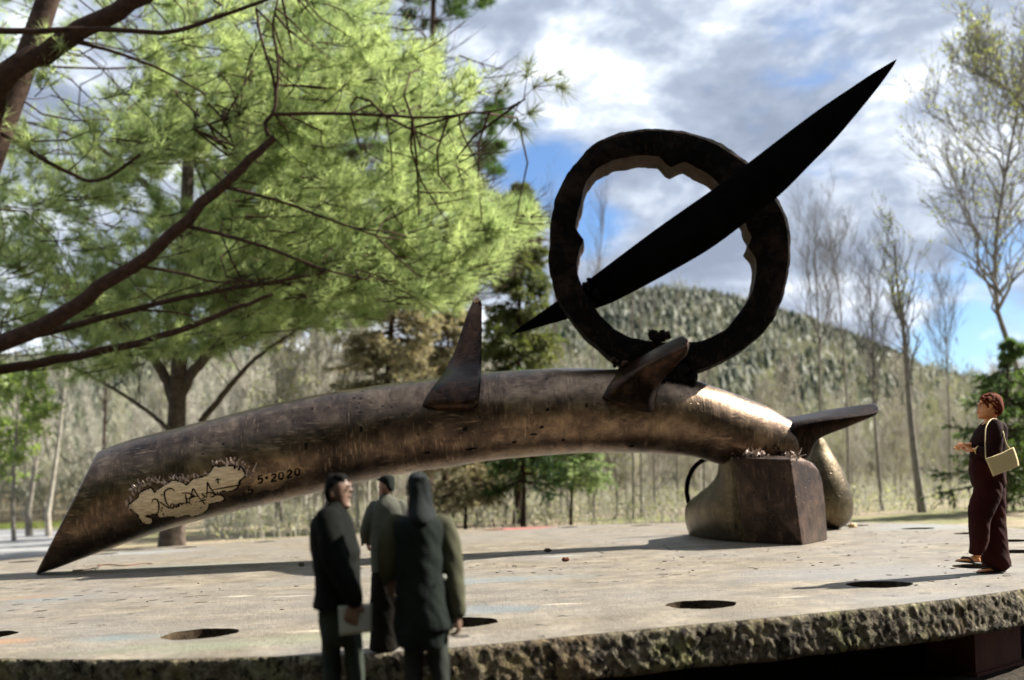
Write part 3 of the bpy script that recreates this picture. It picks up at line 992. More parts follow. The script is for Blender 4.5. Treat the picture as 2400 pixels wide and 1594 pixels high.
# casting pits and gouges as real hollow-looking nicks
pits = [(846, 1006, 5, 13), (717, 1045, 6, 12), (1090, 1005, 10, 9), (1125, 978, 3, 5), (1205, 1035, 9, 8), (1320, 1030, 6, 6), (1250, 1018, 16, 4), (1270, 1000, 8, 7), (1480, 1045, 10, 6), (980, 1018, 6, 4), (1375, 950, 5, 8), (1283, 960, 6, 7), (700, 1100, 3, 3), (1100, 1052, 22, 6), (1000, 1060, 14, 5)]
mb = MB()
for (u, v, a, b) in pits:
    q = on_body(u, v, 0.0)
    if q is None: continue
    s = 14.4 / F
    mb.ball(q, (a * s * .6, 0.010, b * s * .6), 12, 7, jit=0.9, rng=rng)
mb.build('casting_pits', M['engrave'], sculpt)['kind'] = 'stuff'

# ================================================================== GROUND, ROAD, HILL
GZ = -0.70


def ground_mat():
    m, t = new_mat('leaf_litter_ground')
    co = t.n('ShaderNodeTexCoord').outputs['Object']
    a = t.noise(co, 0.12, 4, 0.6)
    b = t.noise(co, 1.6, 7, 0.7)
    c = t.noise(co, 9.0, 5, 0.7)
    col = t.ramp(b, [(0.32, (0.15, 0.118, 0.08)), (0.5, (0.27, 0.222, 0.155)), (0.68, (0.38, 0.325, 0.235))])
    col = t.mix(t.ramp(a, [(0.46, 0.0), (0.60, 0.75)]), col, (0.10, 0.13, 0.035))
    col = t.mix(t.ramp(c, [(0.34, 0.5), (0.48, 0.0)]), col, (0.05, 0.038, 0.026))
    # ground colour darkened round the table for the shade under it
    p = t.mapping(co, loc=(1.4, -14.5, 0))
    ln = t.n('ShaderNodeVectorMath', {0: p}, operation='LENGTH').outputs['Value']
    near = t.n('ShaderNodeMapRange', {'Value': t.math('ADD', ln, t.math('MULTIPLY', b, 3.0)), 'From Min': 17.0, 'From Max': 23.0, 'To Min': 1.0, 'To Max': 0.0}).outputs[0]
    col = t.mix(near, col, t.ramp(c, [(0.35, (0.018, 0.014, 0.011)), (0.65, (0.05, 0.04, 0.03))]))
    bp_ = t.n('ShaderNodeBump', {'Height': t.math('ADD', b, t.math('MULTIPLY', c, .5)), 'Strength': 0.8, 'Distance': 0.1})
    p = t.n('ShaderNodeBsdfPrincipled', {'Base Color': col, 'Roughness': 0.95, 'Specular IOR Level': 0.1, 'Normal': bp_.outputs[0]})
    out(t, p.outputs[0])
    return m


M['ground'] = ground_mat()
M['road'] = plain('grey_gravel_road', (0.16, 0.16, 0.162), (0.25, 0.25, 0.25), 2.5, rough=0.9, bump=0.5)
M['hillsoil'] = plain('wooded_slope_soil', (0.09, 0.075, 0.05), (0.17, 0.14, 0.09), 0.08, rough=1.0, spec=0.1)
M['grass'] = leafy('spring_grass', (0.10, 0.14, 0.03), (0.20, 0.21, 0.06), 0.3, 0.4)
M['bark_dark'] = plain('dark_pine_bark', (0.022, 0.014, 0.011), (0.075, 0.05, 0.038), 5.0, rough=0.95, bump=0.8, spec=0.1)
M['bark_brown'] = plain('weathered_brown_bark', (0.055, 0.042, 0.034), (0.125, 0.098, 0.080), 5.0, rough=0.95, bump=0.8, spec=0.1)
M['bark_limb'] = plain('red_brown_limb_bark', (0.020, 0.011, 0.008), (0.060, 0.033, 0.022), 7.0, rough=0.9, bump=0.7, spec=0.15)
M['bark_grey'] = plain('grey_bark', (0.12, 0.108, 0.094), (0.24, 0.218, 0.185), 4.0, rough=0.95, bump=0.5, spec=0.1)
M['bark_pale'] = plain('pale_bark', (0.20, 0.18, 0.15), (0.38, 0.35, 0.30), 4.0, rough=0.9, bump=0.4, spec=0.1)
M['twig'] = plain('bare_twigs', (0.26, 0.24, 0.20), (0.38, 0.35, 0.295), 2.0, rough=0.9, spec=0.1)
M['twig_grey'] = plain('grey_bare_twigs', (0.10, 0.096, 0.09), (0.17, 0.16, 0.148), 2.0, rough=0.9, spec=0.1)
M['twig_tan'] = plain('tan_bare_twigs', (0.33, 0.315, 0.26), (0.47, 0.45, 0.38), 0.6, rough=0.9, spec=0.1)
M['pine_needles'] = leafy('white_pine_needles', (0.205, 0.27, 0.115), (0.49, 0.545, 0.27), 0.66, 0.5, (1.03, 1.1, 0.85))
M['pine_needles2'] = leafy('deeper_pine_needles', (0.175, 0.24, 0.11), (0.45, 0.52, 0.27), 0.64, 0.4, (1.03, 1.1, 0.85))  # slightly deeper needle green for the far pine and a young evergreen
M['dark_needles'] = leafy('dark_evergreen_needles', (0.030, 0.068, 0.024), (0.105, 0.165, 0.055), 0.4, 0.5)
M['spruce_needles'] = leafy('spruce_needles', (0.060, 0.085, 0.032), (0.22, 0.225, 0.095), 0.4, 0.45)
M['fir_needles'] = leafy('fir_needles_green', (0.045, 0.085, 0.030), (0.15, 0.21, 0.075), 0.45, 0.5)
M['dry_needles'] = leafy('browning_hemlock_sprays', (0.20, 0.185, 0.115), (0.42, 0.38, 0.25), 0.45, 0.5, (1.1, 1.05, 0.8))
M['hill_green'] = leafy('hill_conifer_needles', (0.034, 0.050, 0.027), (0.066, 0.084, 0.043), 0.3, 0.02)
M['hill_bare'] = leafy('hill_bare_crowns', (0.145, 0.148, 0.108), (0.25, 0.25, 0.185), 0.3, 0.03, (1.05, 1.05, 0.8))
M['bud'] = leafy('yellow_green_spring_buds', (0.24, 0.26, 0.10), (0.37, 0.375, 0.17), 0.45, 0.4)
M['fresh_leaf'] = leafy('fresh_green_leaves', (0.14, 0.205, 0.06), (0.30, 0.36, 0.13), 0.5, 0.5)
M['brush_leaf'] = leafy('pale_undergrowth', (0.235, 0.24, 0.155), (0.37, 0.37, 0.25), 0.4, 0.15, (1.05, 1.1, 0.7))

mb = MB()
S = 3500.0
mb.add([(-S, -S, GZ), (S, -S, GZ), (S, S, GZ), (-S, S, GZ)], [(0, 1, 2, 3)])
tag(mb.build('ground', M['ground'], smooth=False), 'flat woodland ground of leaf litter, darkened as shade round the table', 'ground', kind='structure')

# gravel road seen past the mitred end of the sculpture
road_o = np.array([gp(u, v, GZ) for u, v in ((-900, 1345), (-300, 1326), (60, 1310), (190, 1298), (250, 1284), (262, 1270), (238, 1255), (170, 1246), (60, 1241), (-150, 1240), (-500, 1245), (-900, 1255))])
mb = MB()
rc = catmull(np.concatenate([road_o, road_o[:1]]), 90)[:-1]
V = [(q[0], q[1], GZ + 0.004) for q in rc]
V.append(tuple(np.mean(V, axis=0)))
mb.add(V, [(i, (i + 1) % (len(V) - 1), len(V) - 1) for i in range(len(V) - 1)])
tag(mb.build('road', M['road'], smooth=False), 'pale grey gravel road curving past the trees', 'road', kind='structure')

RIDGE = [(-900, 860), (-200, 850), (500, 835), (900, 840), (1100, 830), (1250, 795), (1330, 752), (1400, 722), (1480, 697), (1560, 686), (1660, 697), (1740, 712), (1800, 731), (1900, 760), (2000, 795), (2100, 838), (2170, 872), (2230, 893), (2330, 905), (2500, 900), (2900, 930)]
RY = 560.0
rx = np.array([bp(u, v, RY) for u, v in RIDGE])


def hill_z(x, y):
    xs = x * RY / np.maximum(y, 330.0)
    h = np.interp(xs, rx[:, 0], rx[:, 2]) - 6.5
    t = np.clip((y - 120.0) / (RY - 120.0), 0, 1)
    s = t * t * (3 - 2 * t) * 0.55 + t * 0.45
    back = np.clip((y - RY) / 500.0, 0, 1)
    return GZ - 0.5 + (h + 0.5 - GZ) * s * (1 - back * back)


gx = np.linspace(-620, 640, 120); gy = np.concatenate([np.linspace(118, 560, 60), np.linspace(575, 1060, 20)])
XX, YY = np.meshgrid(gx, gy)
ZZ = hill_z(XX, YY)
rng = np.random.default_rng(1)
ZZ += rng.normal(size=ZZ.shape) * 0.5 * (ZZ > 2)
V = np.stack([XX, YY, ZZ], -1).reshape(-1, 3)
idx = np.arange(len(V)).reshape(XX.shape)
a, b, c, d = idx[:-1, :-1].ravel(), idx[:-1, 1:].ravel(), idx[1:, 1:].ravel(), idx[1:, :-1].ravel()
T = np.concatenate([np.stack([a, b, c], 1), np.stack([a, c, d], 1)])
tag(place('hill', tri_mesh('hill', V, T), M['hillsoil']), 'rounded wooded hill behind the sculpture', 'hill', kind='structure')


# ------------------------------------------------------------------ vegetation kit
def unit(a):
    return a / (np.linalg.norm(a, axis=-1, keepdims=True) + 1e-12)


def tubes(polys, radii, sides):
    """(n,k,3) polylines with (n,k) radii -> vertices and triangles"""
    n, k, _ = polys.shape
    Tn = unit(np.gradient(polys, axis=1))
    ref = np.where(np.abs(Tn[:, :1, 2:3]) > 0.85, np.array((1.0, 0, 0)), np.array((0, 0, 1.0)))
    A = unit(np.cross(Tn, np.broadcast_to(ref, Tn.shape)))
    B = np.cross(A, Tn)
    th = np.arange(sides) * 2 * PI / sides
    V = polys[:, :, None] + radii[:, :, None, None] * (A[:, :, None] * np.cos(th)[:, None] + B[:, :, None] * np.sin(th)[:, None])
    idx = np.arange(n * k * sides).reshape(n, k, sides)
    a = idx[:, :-1]; b = np.roll(idx, -1, 2)[:, :-1]; c = np.roll(idx, -1, 2)[:, 1:]; d = idx[:, 1:]
    T = np.concatenate([np.stack([a, b, c], -1).reshape(-1, 3), np.stack([a, c, d], -1).reshape(-1, 3)])
    return V.reshape(-1, 3), T


def join(parts):
    V, T, o = [], [], 0
    for v, t in parts:
        V.append(v); T.append(t + o); o += len(v)
    return np.concatenate(V), np.concatenate(T)


def along(polys, i, t):
    k = polys.shape[1]
    x = t * (k - 1)
    j = np.minimum(x.astype(int), k - 2)
    f = (x - j)[:, None]
    p = polys[i, j] * (1 - f) + polys[i, j + 1] * f
    return p, unit(polys[i, j + 1] - polys[i, j])


def grow(polys, radii, per, L, rng, ang=(35, 60), up=0.25, tmin=0.25, tmax=1.0, taper=0.6, k=4, rfac=0.5, jit=0.12, tip=0.25, flatten=1.0, curve=0.2):
    n = len(polys)
    i = np.repeat(np.arange(n), per)
    t = rng.uniform(tmin, tmax, len(i))
    p, d = along(polys, i, t)
    rnd = rng.normal(size=p.shape); rnd[:, 2] *= flatten
    perp = unit(rnd - d * (rnd * d).sum(1, keepdims=True))
    a = np.radians(rng.uniform(*ang, len(i)))[:, None]
    nd = unit(d * np.cos(a) + perp * np.sin(a) + np.array((0, 0, up)))
    ln = (L[i] if isinstance(L, np.ndarray) else L) * (1 - taper * t) * rng.uniform(0.65, 1.25, len(i))
    s = np.linspace(0, 1, k)[None, :, None]
    q = p[:, None] + nd[:, None] * ln[:, None, None] * s + np.array((0, 0, 1.0)) * (curve * ln[:, None, None] * s ** 2)
    q[:, 1:] += rng.normal(size=q[:, 1:].shape) * (jit * ln / k)[:, None, None]
    kk = np.minimum((t * (radii.shape[1] - 1)).astype(int), radii.shape[1] - 1)
    r0 = radii[i, kk] * rfac
    r = r0[:, None] * np.linspace(1, tip, k)[None, :]
    return q, r, ln


def leaf_quads(polys, per, size, rng, tmin=0.3, spread=0.4):
    n = len(polys)
    i = np.repeat(np.arange(n), per)
    p, d = along(polys, i, rng.uniform(tmin, 1, len(i)))
    p = p + rng.normal(size=p.shape) * size * spread
    a = unit(rng.normal(size=p.shape)); b = unit(np.cross(a, rng.normal(size=p.shape)))
    s = size * rng.uniform(0.6, 1.4, (len(p), 1))
    tri1 = np.stack([p - a * s * .6, p + b * s * .4, p + a * s * .6], 1)
    tri2 = np.stack([p - a * s * .6, p - b * s * .4, p + a * s * .6], 1)
    return np.concatenate([tri1, tri2])


def needles(p, d, length, per, width, rng, spread=0.7, gravity=0.12):
    """tufts of long needles: p,d (n,3)"""
    i = np.repeat(np.arange(len(p)), per)
    dirs = unit(d[i] + rng.normal(size=(len(i), 3)) * spread - np.array((0, 0, gravity)))
    ln = length * rng.uniform(0.65, 1.15, (len(i), 1))
    side = unit(np.cross(dirs, rng.normal(size=dirs.shape))) * width
    base = p[i] + dirs * ln * 0.04
    return np.stack([base - side, base + side, base + dirs * ln], 1)


def tree(name, label, cat, group, base, wood, foliage, wood_mat, leaf_mat, twigs=None, twig_mat=None):
    """tree thing: trunk, limbs and foliage as parts; geometry in world coordinates"""
    t = empty(name, base, label, cat, group)
    for nm, geo, mt in (('trunk', wood[0], wood_mat), ('limbs', wood[1] if len(wood) > 1 else None, wood_mat), ('twigs', twigs, twig_mat or wood_mat)):
        if geo is None: continue
        ob = place(nm, tri_mesh(nm, *geo), mt, t)
        if nm != 'trunk': ob['kind'] = 'stuff'
    if foliage is not None:
        ob = place('foliage', tri_mesh('foliage', foliage), leaf_mat, t, smooth=False)
        ob['kind'] = 'stuff'
    return t


def img_path(pts, Y, n=14):
    """trunk or limb measured in the photo: (u, v[, dY]) at distance Y"""
    q = np.array([bp(p[0], p[1], Y + (p[2] if len(p) > 2 else 0)) for p in pts])
    return catmull(q, n)


def ground_path(pts, Y, n=14):
    q = img_path(pts, Y, n)
    if q[0, 2] > GZ:
        q = np.concatenate([[np.array((q[0, 0], q[0, 1], GZ - 0.1))], q])
    q[0, 2] = min(q[0, 2], GZ - 0.05)
    return q


def rad_taper(n, r0, r1, flare=0.35):
    t = np.linspace(0, 1, n)
    return (r0 + (r1 - r0) * t) * (1 + flare * np.exp(-t * 14))


# ------------------------------------------------------------------ hill woodland (one far mass)
def hill_woods():
    rng = np.random.default_rng(21)
    N = 30000
    y = 128 + (RY + 25 - 128) * rng.random(N) ** 0.8
    lo, hi = -0.72 * y, 0.66 * y
    x = lo + (hi - lo) * rng.random(N)
    z = hill_z(x, y)
    from mathutils import noise as mn
    nz = np.array([mn.noise(Vector((a * 0.014, b * 0.014, 0.3))) for a, b in zip(x, y)])
    hmax = np.maximum(np.interp(x * RY / np.maximum(y, 330.), rx[:, 0], rx[:, 2]), 5)
    frac = z / hmax
    right = np.clip(x / y / 0.35, -0.5, 1.2)
    con = rng.random(N) < np.clip(0.66 + 1.35 * (frac - 0.48) + 0.7 * nz + 0.12 * right, 0.04, 0.93)
    # conifers: uneven stacked skirts
    c = np.where(con)[0]
    h = 3.8 + 6.5 * rng.random(len(c)) ** 1.5; wd = h * rng.uniform(0.22, 0.36, len(c))
    tri = []
    for z0, z1_, k in ((0.06, 0.55, 1.0), (0.32, 0.80, 0.72), (0.58, 1.0, 0.46)):
        n = 7
        th = np.arange(n) * 2 * PI / n + rng.random((len(c), 1)) * 6
        r = wd[:, None] * k * rng.uniform(0.55, 1.3, (len(c), n))
        ring = np.stack([x[c, None] + r * np.cos(th), y[c, None] + r * np.sin(th), z[c, None] + h[:, None] * (z0 + rng.uniform(-.06, .06, (len(c), n)))], -1)
        ap = np.stack([x[c] + rng.normal(size=len(c)) * .15, y[c], z[c] + h * z1_], -1)[:, None].repeat(n, 1)
        tri.append(np.stack([ring, np.roll(ring, -1, 1), ap], 2).reshape(-1, 3, 3))
    tag(place('hillside_conifers', tri_mesh('hillside_conifers', np.concatenate(tri)), M['hill_green'], smooth=False), 'dark conifers covering the upper slopes of the hill', 'conifers', kind='stuff')
    # bare crowns: clouds of thin slivers round a stem
    c = np.where(~con)[0]
    k = 20
    h = 4.5 + 8.0 * rng.random(len(c)) ** 1.4
    ctr = np.stack([x[c], y[c], z[c] + h * 0.58], -1)
    off = rng.normal(size=(len(c), k, 3)) * np.stack([h * .17, h * .17, h * .20], -1)[:, None]
    p = ctr[:, None] + off
    a = unit(rng.normal(size=p.shape) + np.array((0, 0, 1.5))) * (h[:, None, None] * 0.13)
    b = unit(rng.normal(size=p.shape)) * (h[:, None, None] * 0.035)
    t1 = np.stack([p - a - b * .3, p + b, p + a], 2).reshape(-1, 3, 3)
    stem0 = np.stack([x[c], y[c], z[c] - .3], -1); s = np.array((0.09, 0, 0))
    t2 = np.stack([stem0 - s, stem0 + s, ctr + (0, 0, 1.0)], 1)
    tag(place('hillside_bare_trees', tri_mesh('hillside_bare_trees', t1), M['hill_bare'], smooth=False), 'bare grey-brown trees covering the lower slopes of the hill', 'bare trees', kind='stuff')


hill_woods()


# ------------------------------------------------------------------ bare trees
def bare_geometry(trunk, r0, r1, seed, n1=16, L1=0.35, n2=6, n3=5, up=0.45, tmin=0.3, ang=(25, 50), leaf=0, leaf_size=0.12, twig_r=None):
    rng = np.random.default_rng(seed)
    P = trunk[None]; R = rad_taper(len(trunk), r0, r1)[None]
    Ht = np.linalg.norm(trunk[-1] - trunk[0])
    b1, q1, l1 = grow(P, R, n1, L1 * Ht, rng, ang, up, tmin, 0.97, 0.62, 6, 0.5, 0.25, 0.25)
    b2, q2, l2 = grow(b1, q1, n2, l1 * 0.55, rng, (25, 50), up * .6, 0.2, 1.0, 0.4, 4, 0.55, 0.25, 0.35)
    b3, q3, l3 = grow(b2, q2, n3, l2 * 0.55, rng, (20, 50), up * .5, 0.15, 1.0, 0.3, 3, 0.6, 0.2, 0.3)
    mn_ = twig_r if twig_r else r0 * 0.035
    q3 = np.maximum(q3, mn_ * np.linspace(1, .5, q3.shape[1]))
    q2 = np.maximum(q2, mn_ * 1.2)
    wood = [tubes(P, R, 9), tubes(b1, q1, 5)]
    tw = join([tubes(b2, q2, 3), tubes(b3, q3, 3)])
    lf = leaf_quads(b3, leaf, leaf_size, rng) if leaf else None
    return wood, lf, tw


def hero(name, label, pts, Y, r0, r1, seed, mats=('bark_grey', 'twig_grey'), leaf_mat=None, group=None, cat='tree', **kw):
    tr = ground_path(pts, Y)
    wood, lf, tw = bare_geometry(tr, r0, r1, seed, **kw)
    return tree(name, label, cat, group, (tr[0, 0], tr[0, 1], GZ), wood, lf, M[mats[0]], M[leaf_mat] if leaf_mat else None, tw, M[mats[1]])


# big budding tree at the edge of the view: trunk leaves the frame behind the woman
hero('budding_tree', 'tall slender tree dusted with yellow-green buds above the woman', [(2440, 1230), (2400, 950), (2376, 840), (2340, 740), (2332, 640), (2338, 520), (2362, 380), (2385, 250), (2400, 120)], 42, 0.16, 0.03, 31, leaf_mat='bud',
     n1=42, L1=0.36, n2=9, n3=7, up=0.30, tmin=0.36, ang=(35, 72), leaf=1, leaf_size=0.11, twig_r=0.009)
hero('budding_tree', 'grey tree with a few yellow-green leaves between the rear horn and the woman', [(2166, 1225), (2150, 1120), (2136, 1000), (2128, 900), (2122, 820), (2112, 730), (2100, 640), (2098, 560)], 40, 0.17, 0.03, 32, leaf_mat='bud',
     n1=18, L1=0.30, n2=7, n3=5, up=0.6, tmin=0.35, ang=(20, 50), leaf=1, leaf_size=0.08)
hero('bare_tree', 'thin leafless tree just past the tip of the rear horn', [(2070, 1225), (2056, 1060), (2048, 940), (2046, 820), (2040, 700), (2035, 600)], 44, 0.087, 0.012, 33, n1=24, L1=0.33, n2=8, n3=6, up=0.75, ang=(18, 48), tmin=0.35, twig_r=0.005)
hero('bare_tree', 'thin leafless tree rising behind the rear horn', [(1990, 1225), (1985, 950), (1975, 800), (1966, 690), (1960, 590)], 52, 0.081, 0.012, 34, n1=24, L1=0.33, n2=8, n3=6, up=0.75, ang=(18, 48), tmin=0.35, twig_r=0.005)
hero('bare_tree', 'tall leafless tree with upright twigs beside the ring', [(1925, 1225), (1922, 900), (1918, 760), (1912, 640), (1908, 530)], 50, 0.087, 0.012, 35, n1=24, L1=0.33, n2=8, n3=6, up=0.75, ang=(18, 48), tmin=0.35, twig_r=0.005)
hero('bare_tree', 'small leafless tree between the grey budding tree and the woman', [(2228, 1225), (2225, 1000), (2220, 860), (2216, 760), (2210, 680)], 55, 0.074, 0.012, 36, n1=24, L1=0.33, n2=8, n3=6, up=0.75, ang=(18, 48), tmin=0.35, twig_r=0.005)
hero('bare_tree', 'thin leafless tree seen through the opening of the ring', [(1392, 1215), (1388, 900), (1395, 760), (1402, 640), (1412, 540), (1418, 470)], 60, 0.081, 0.012, 37, n1=18, L1=0.24, n2=7, n3=5, up=1.2, ang=(10, 28))
hero('bare_tree', 'thin leafless tree between the spruce and the ring', [(1318, 1215), (1305, 900), (1300, 700), (1296, 560), (1292, 430)], 62, 0.074, 0.012, 38, n1=16, L1=0.2, n2=6, n3=5, up=1.2, ang=(10, 28))
hero('budding_tree', 'twiggy budding tree whose crown enters at the upper corner of the sky', [(2640, 1230), (2560, 800), (2500, 500), (2430, 300), (2350, 200), (2280, 170)], 46, 0.22, 0.03, 39, leaf_mat='bud', n1=26, L1=0.22, n2=8, n3=6, up=0.3, tmin=0.5, ang=(30, 60), leaf=1, leaf_size=0.13, twig_r=0.012)
for lab, u, v0, v1, Y, r, s in (('slim bare trunk under the arch, first of the close pair', 1486, 1060, 640, 48, 0.075, 41), ('slim bare trunk of the close pair under the arch, nearer the hoop', 1504, 1060, 700, 50, 0.07, 42),
                                 ('slim bare trunk under the arch between the close pair and the hoop', 1535, 1050, 680, 54, 0.075, 43), ('slim bare trunk seen through the thin hoop by the flared foot', 1652, 1050, 700, 50, 0.07, 44),
                                 ('slim bare trunk just outside the thin hoop under the arch', 1590, 1040, 660, 58, 0.07, 47), ('slim bare trunk rising between the dark and the fresh young evergreen', 1290, 1080, 800, 52, 0.06, 48)):
    hero('bare_tree', lab, [(u, 1222), (u - 2, v0), ((u + (u - 1500) * .05), (v0 + v1) / 2), (u - 6, v1)], Y, r, 0.015, s, group='slim bare trunks under the arch', n1=12, L1=0.2, n2=5, n3=4, up=0.9, ang=(15, 40), tmin=0.5)
hero('pale_tree', 'pale-barked leaning tree beyond the gravel road', [(112, 1205), (128, 1100), (140, 1010), (152, 900), (160, 800)], 62, 0.17, 0.05, 45, mats=('bark_pale', 'twig_tan'), n1=12, L1=0.25, n2=5, n3=4, up=0.6)
hero('pale_tree', 'thin pale leaning trunk next to the mitred end of the sculpture', [(66, 1200), (82, 1100), (92, 1000), (100, 880)], 66, 0.20, 0.05, 46, mats=('bark_grey', 'twig_tan'), n1=12, L1=0.25, n2=5, n3=4, up=0.6)
hero('dark_tree', 'dark slender trunk in the far wood above the mitred end', [(238, 1200), (242, 1080), (247, 960), (250, 860)], 66, 0.16, 0.05, 49, mats=('bark_dark', 'twig'), n1=12, L1=0.25, n2=5, n3=4, up=0.6)

# woods: a few trees, each copied with its parts
protos = []
for k in range(7):
    rng = np.random.default_rng(60 + k)
    hgt = rng.uniform(8.5, 11.5)
    tr = catmull(np.array([(0, 0, -0.2), (rng.normal() * .12, rng.normal() * .12, hgt * .35), (rng.normal() * .3, rng.normal() * .3, hgt * .7), (rng.normal() * .45, rng.normal() * .45, hgt)]), 10)
    wood, lf, tw = bare_geometry(tr, rng.uniform(.06, .10), 0.02, 70 + k, n1=28, L1=0.30, n2=8, n3=6, up=0.55, tmin=0.12, ang=(20, 60), leaf=(1, 0, 0, 0, 1, 0, 0)[k], leaf_size=0.10, twig_r=0.012)
    protos.append([(nm, tri_mesh(nm, *g)) for nm, g in (('trunk', wood[0]), ('limbs', wood[1]), ('twigs', tw))] + ([('foliage', tri_mesh('foliage', lf))] if lf is not None else []))
    pm = {'trunk': ('bark_grey', 'bark_pale', 'twig_tan', 'twig')[k % 4], 'limbs': ('twig', 'twig_tan')[k % 2], 'twigs': ('twig_tan', 'twig')[k % 2 if k < 5 else 0], 'foliage': 'brush_leaf' if k % 4 else 'bud'}
    for nm, me in protos[-1]:
        me.materials.append(M[pm[nm]])
        me.shade_smooth()


def wood_tree(k, x, y, z, sc, rz):
    t = empty('woodland_tree', (x, y, z), 'slender bare tree standing in the pale wood behind the table', 'tree', 'bare trees in the wood behind the table')
    t.scale = (sc, sc, sc); t.rotation_euler = (0, 0, rz)
    for nm, me in protos[k]:
        o = bpy.data.objects.new(nm, me); COL.objects.link(o); o.parent = t
        if nm != 'trunk': o['kind'] = 'stuff'


rng = np.random.default_rng(77)
cnt = 0
while cnt < 285:
    y = 52 + 95 * rng.random() ** 0.9
    u = rng.uniform(-60, 2480)
    x = (u - 1200) / F * y
    if u < 330 and y < 128: continue
    if u < 560 and y < 80: continue
    if 2130 < u < 2480 and y < 60: continue
    wood_tree(int(rng.integers(7)), x, y, float(max(GZ, hill_z(x, y))) if y > 120 else GZ, rng.uniform(0.8, 1.2) * (1.35 if u < 900 else (0.74 if u > 1350 else 1.0)), rng.random() * 6.28)
    cnt += 1


# undergrowth: uncountable thin shoots and dry leaves
def undergrowth():
    rng = np.random.default_rng(91)
    N = 12000
    y = 38 + 110 * rng.random(N) ** 0.8
    x = rng.uniform(-0.62, 0.62, N) * y
    ok = ~((x < -0.33 * y) & (y < 132))
    x, y = x[ok], y[ok]; N = len(x)
    h = rng.uniform(0.3, 1.0, N) * (1 + 1.1 * rng.random(N) ** 3) * (1 + 0.004 * y)
    z = np.where(y > 120, hill_z(x, y), GZ)
    p0 = np.stack([x, y, z], -1)
    lean = rng.normal(size=(N, 3)) * np.array((.25, .25, 0))
    P = np.stack([p0, p0 + (lean * .4 + np.array((0, 0, .55))) * h[:, None], p0 + (lean * 1.2 + np.array((0, 0, 1.0))) * h[:, None]], 1)
    R = np.stack([np.full(N, .013), np.full(N, .010), np.full(N, .005)], 1) * (1 + y / 70)[:, None]
    tag(place('undergrowth_stems', tri_mesh('undergrowth_stems', *tubes(P, R, 3)), M['twig_tan']), 'thin tan shoots of undergrowth filling the wood floor', 'undergrowth', kind='stuff')
    lq = leaf_quads(P, 4, 0.13, rng, 0.25, 1.3)
    tag(place('undergrowth_leaves', tri_mesh('undergrowth_leaves', lq), M['brush_leaf'], smooth=False), 'pale dry leaves and fresh shoots of the undergrowth', 'undergrowth', kind='stuff')


undergrowth()


# grass verge beyond the road
def verge():
    rng = np.random.default_rng(95)
    N = 26000
    y = rng.uniform(96, 132, N); x = -y * rng.uniform(0.36, 0.75, N)
    p = np.stack([x, y, np.full(len(x), GZ)], -1)
    d = unit(rng.normal(size=p.shape) * .35 + np.array((0, 0, 1.0)))
    h = rng.uniform(.2, .6, (len(x), 1))
    s = unit(np.cross(d, rng.normal(size=p.shape))) * .05
    tag(place('grass_verge', tri_mesh('grass_verge', np.stack([p - s, p + s, p + d * h], 1)), M['grass'], smooth=False), 'strip of green grass along the far edge of the road', 'grass', kind='stuff')


verge()

# ------------------------------------------------------------------ evergreens
def spruce_geometry(trunk, r0, seed, base_t=0.12, width=2.2, n1=130, droop=0.35, per=16, need=0.30, dens=5, gap=0.0):
    rng = np.random.default_rng(seed)
    P = trunk[None]; R = rad_taper(len(trunk), r0, 0.03)[None]
    t = base_t + (1 - base_t) * rng.random(n1) ** 0.9
    p, d = along(P, np.zeros(n1, int), t)
    az = rng.random(n1) * 2 * PI
    out_d = np.stack([np.cos(az), np.sin(az), rng.uniform(-0.25, 0.25, n1)], -1)
    ln = width * (1.02 - (t - base_t) / (1 - base_t)) ** 0.8 * rng.uniform(0.55, 1.2, n1) + 0.15
    s = np.linspace(0, 1, 6)[None, :, None]
    b1 = p[:, None] + out_d[:, None] * ln[:, None, None] * s + np.array((0, 0, -1.0)) * (droop * ln[:, None, None] * (s ** 1.4 - 0.55 * s ** 3))
    q1 = (0.012 + 0.018 * ln)[:, None] * np.linspace(1, .25, 6)[None]
    b2, q2, l2 = grow(b1, q1, per, ln * 0.42, rng, (40, 70), -0.12, 0.12, 1.0, 0.45, 3, .45, .2, .3, flatten=0.25, curve=-0.12)
    i = np.repeat(np.arange(len(b2)), dens)
    tt = rng.uniform(0.05, 1, len(i))
    pp, dd = along(b2, i, tt)
    f1 = needles(pp, dd, need, 3, need * 0.11, rng, 0.55, 0.3)
    i = np.repeat(np.arange(len(b1)), dens * 3)
    pp, dd = along(b1, i, rng.uniform(0.3, 1, len(i)))
    f2 = needles(pp, dd, need, 3, need * 0.11, rng, 0.6, 0.3)
    return [tubes(P, R, 9), tubes(b1, q1, 4)], np.concatenate([f1, f2]), tubes(b2, q2, 3)


def spruce(name, label, pts, Y, r0, seed, leaf='spruce_needles', bark='bark_dark', group=None, **kw):
    tr = ground_path(pts, Y, 16)
    wood, fo, tw = spruce_geometry(tr, r0, seed, **kw)
    return tree(name, label, 'tree', group, (tr[0, 0], tr[0, 1], GZ), wood, fo, M[bark], M[leaf], tw, M[bark])


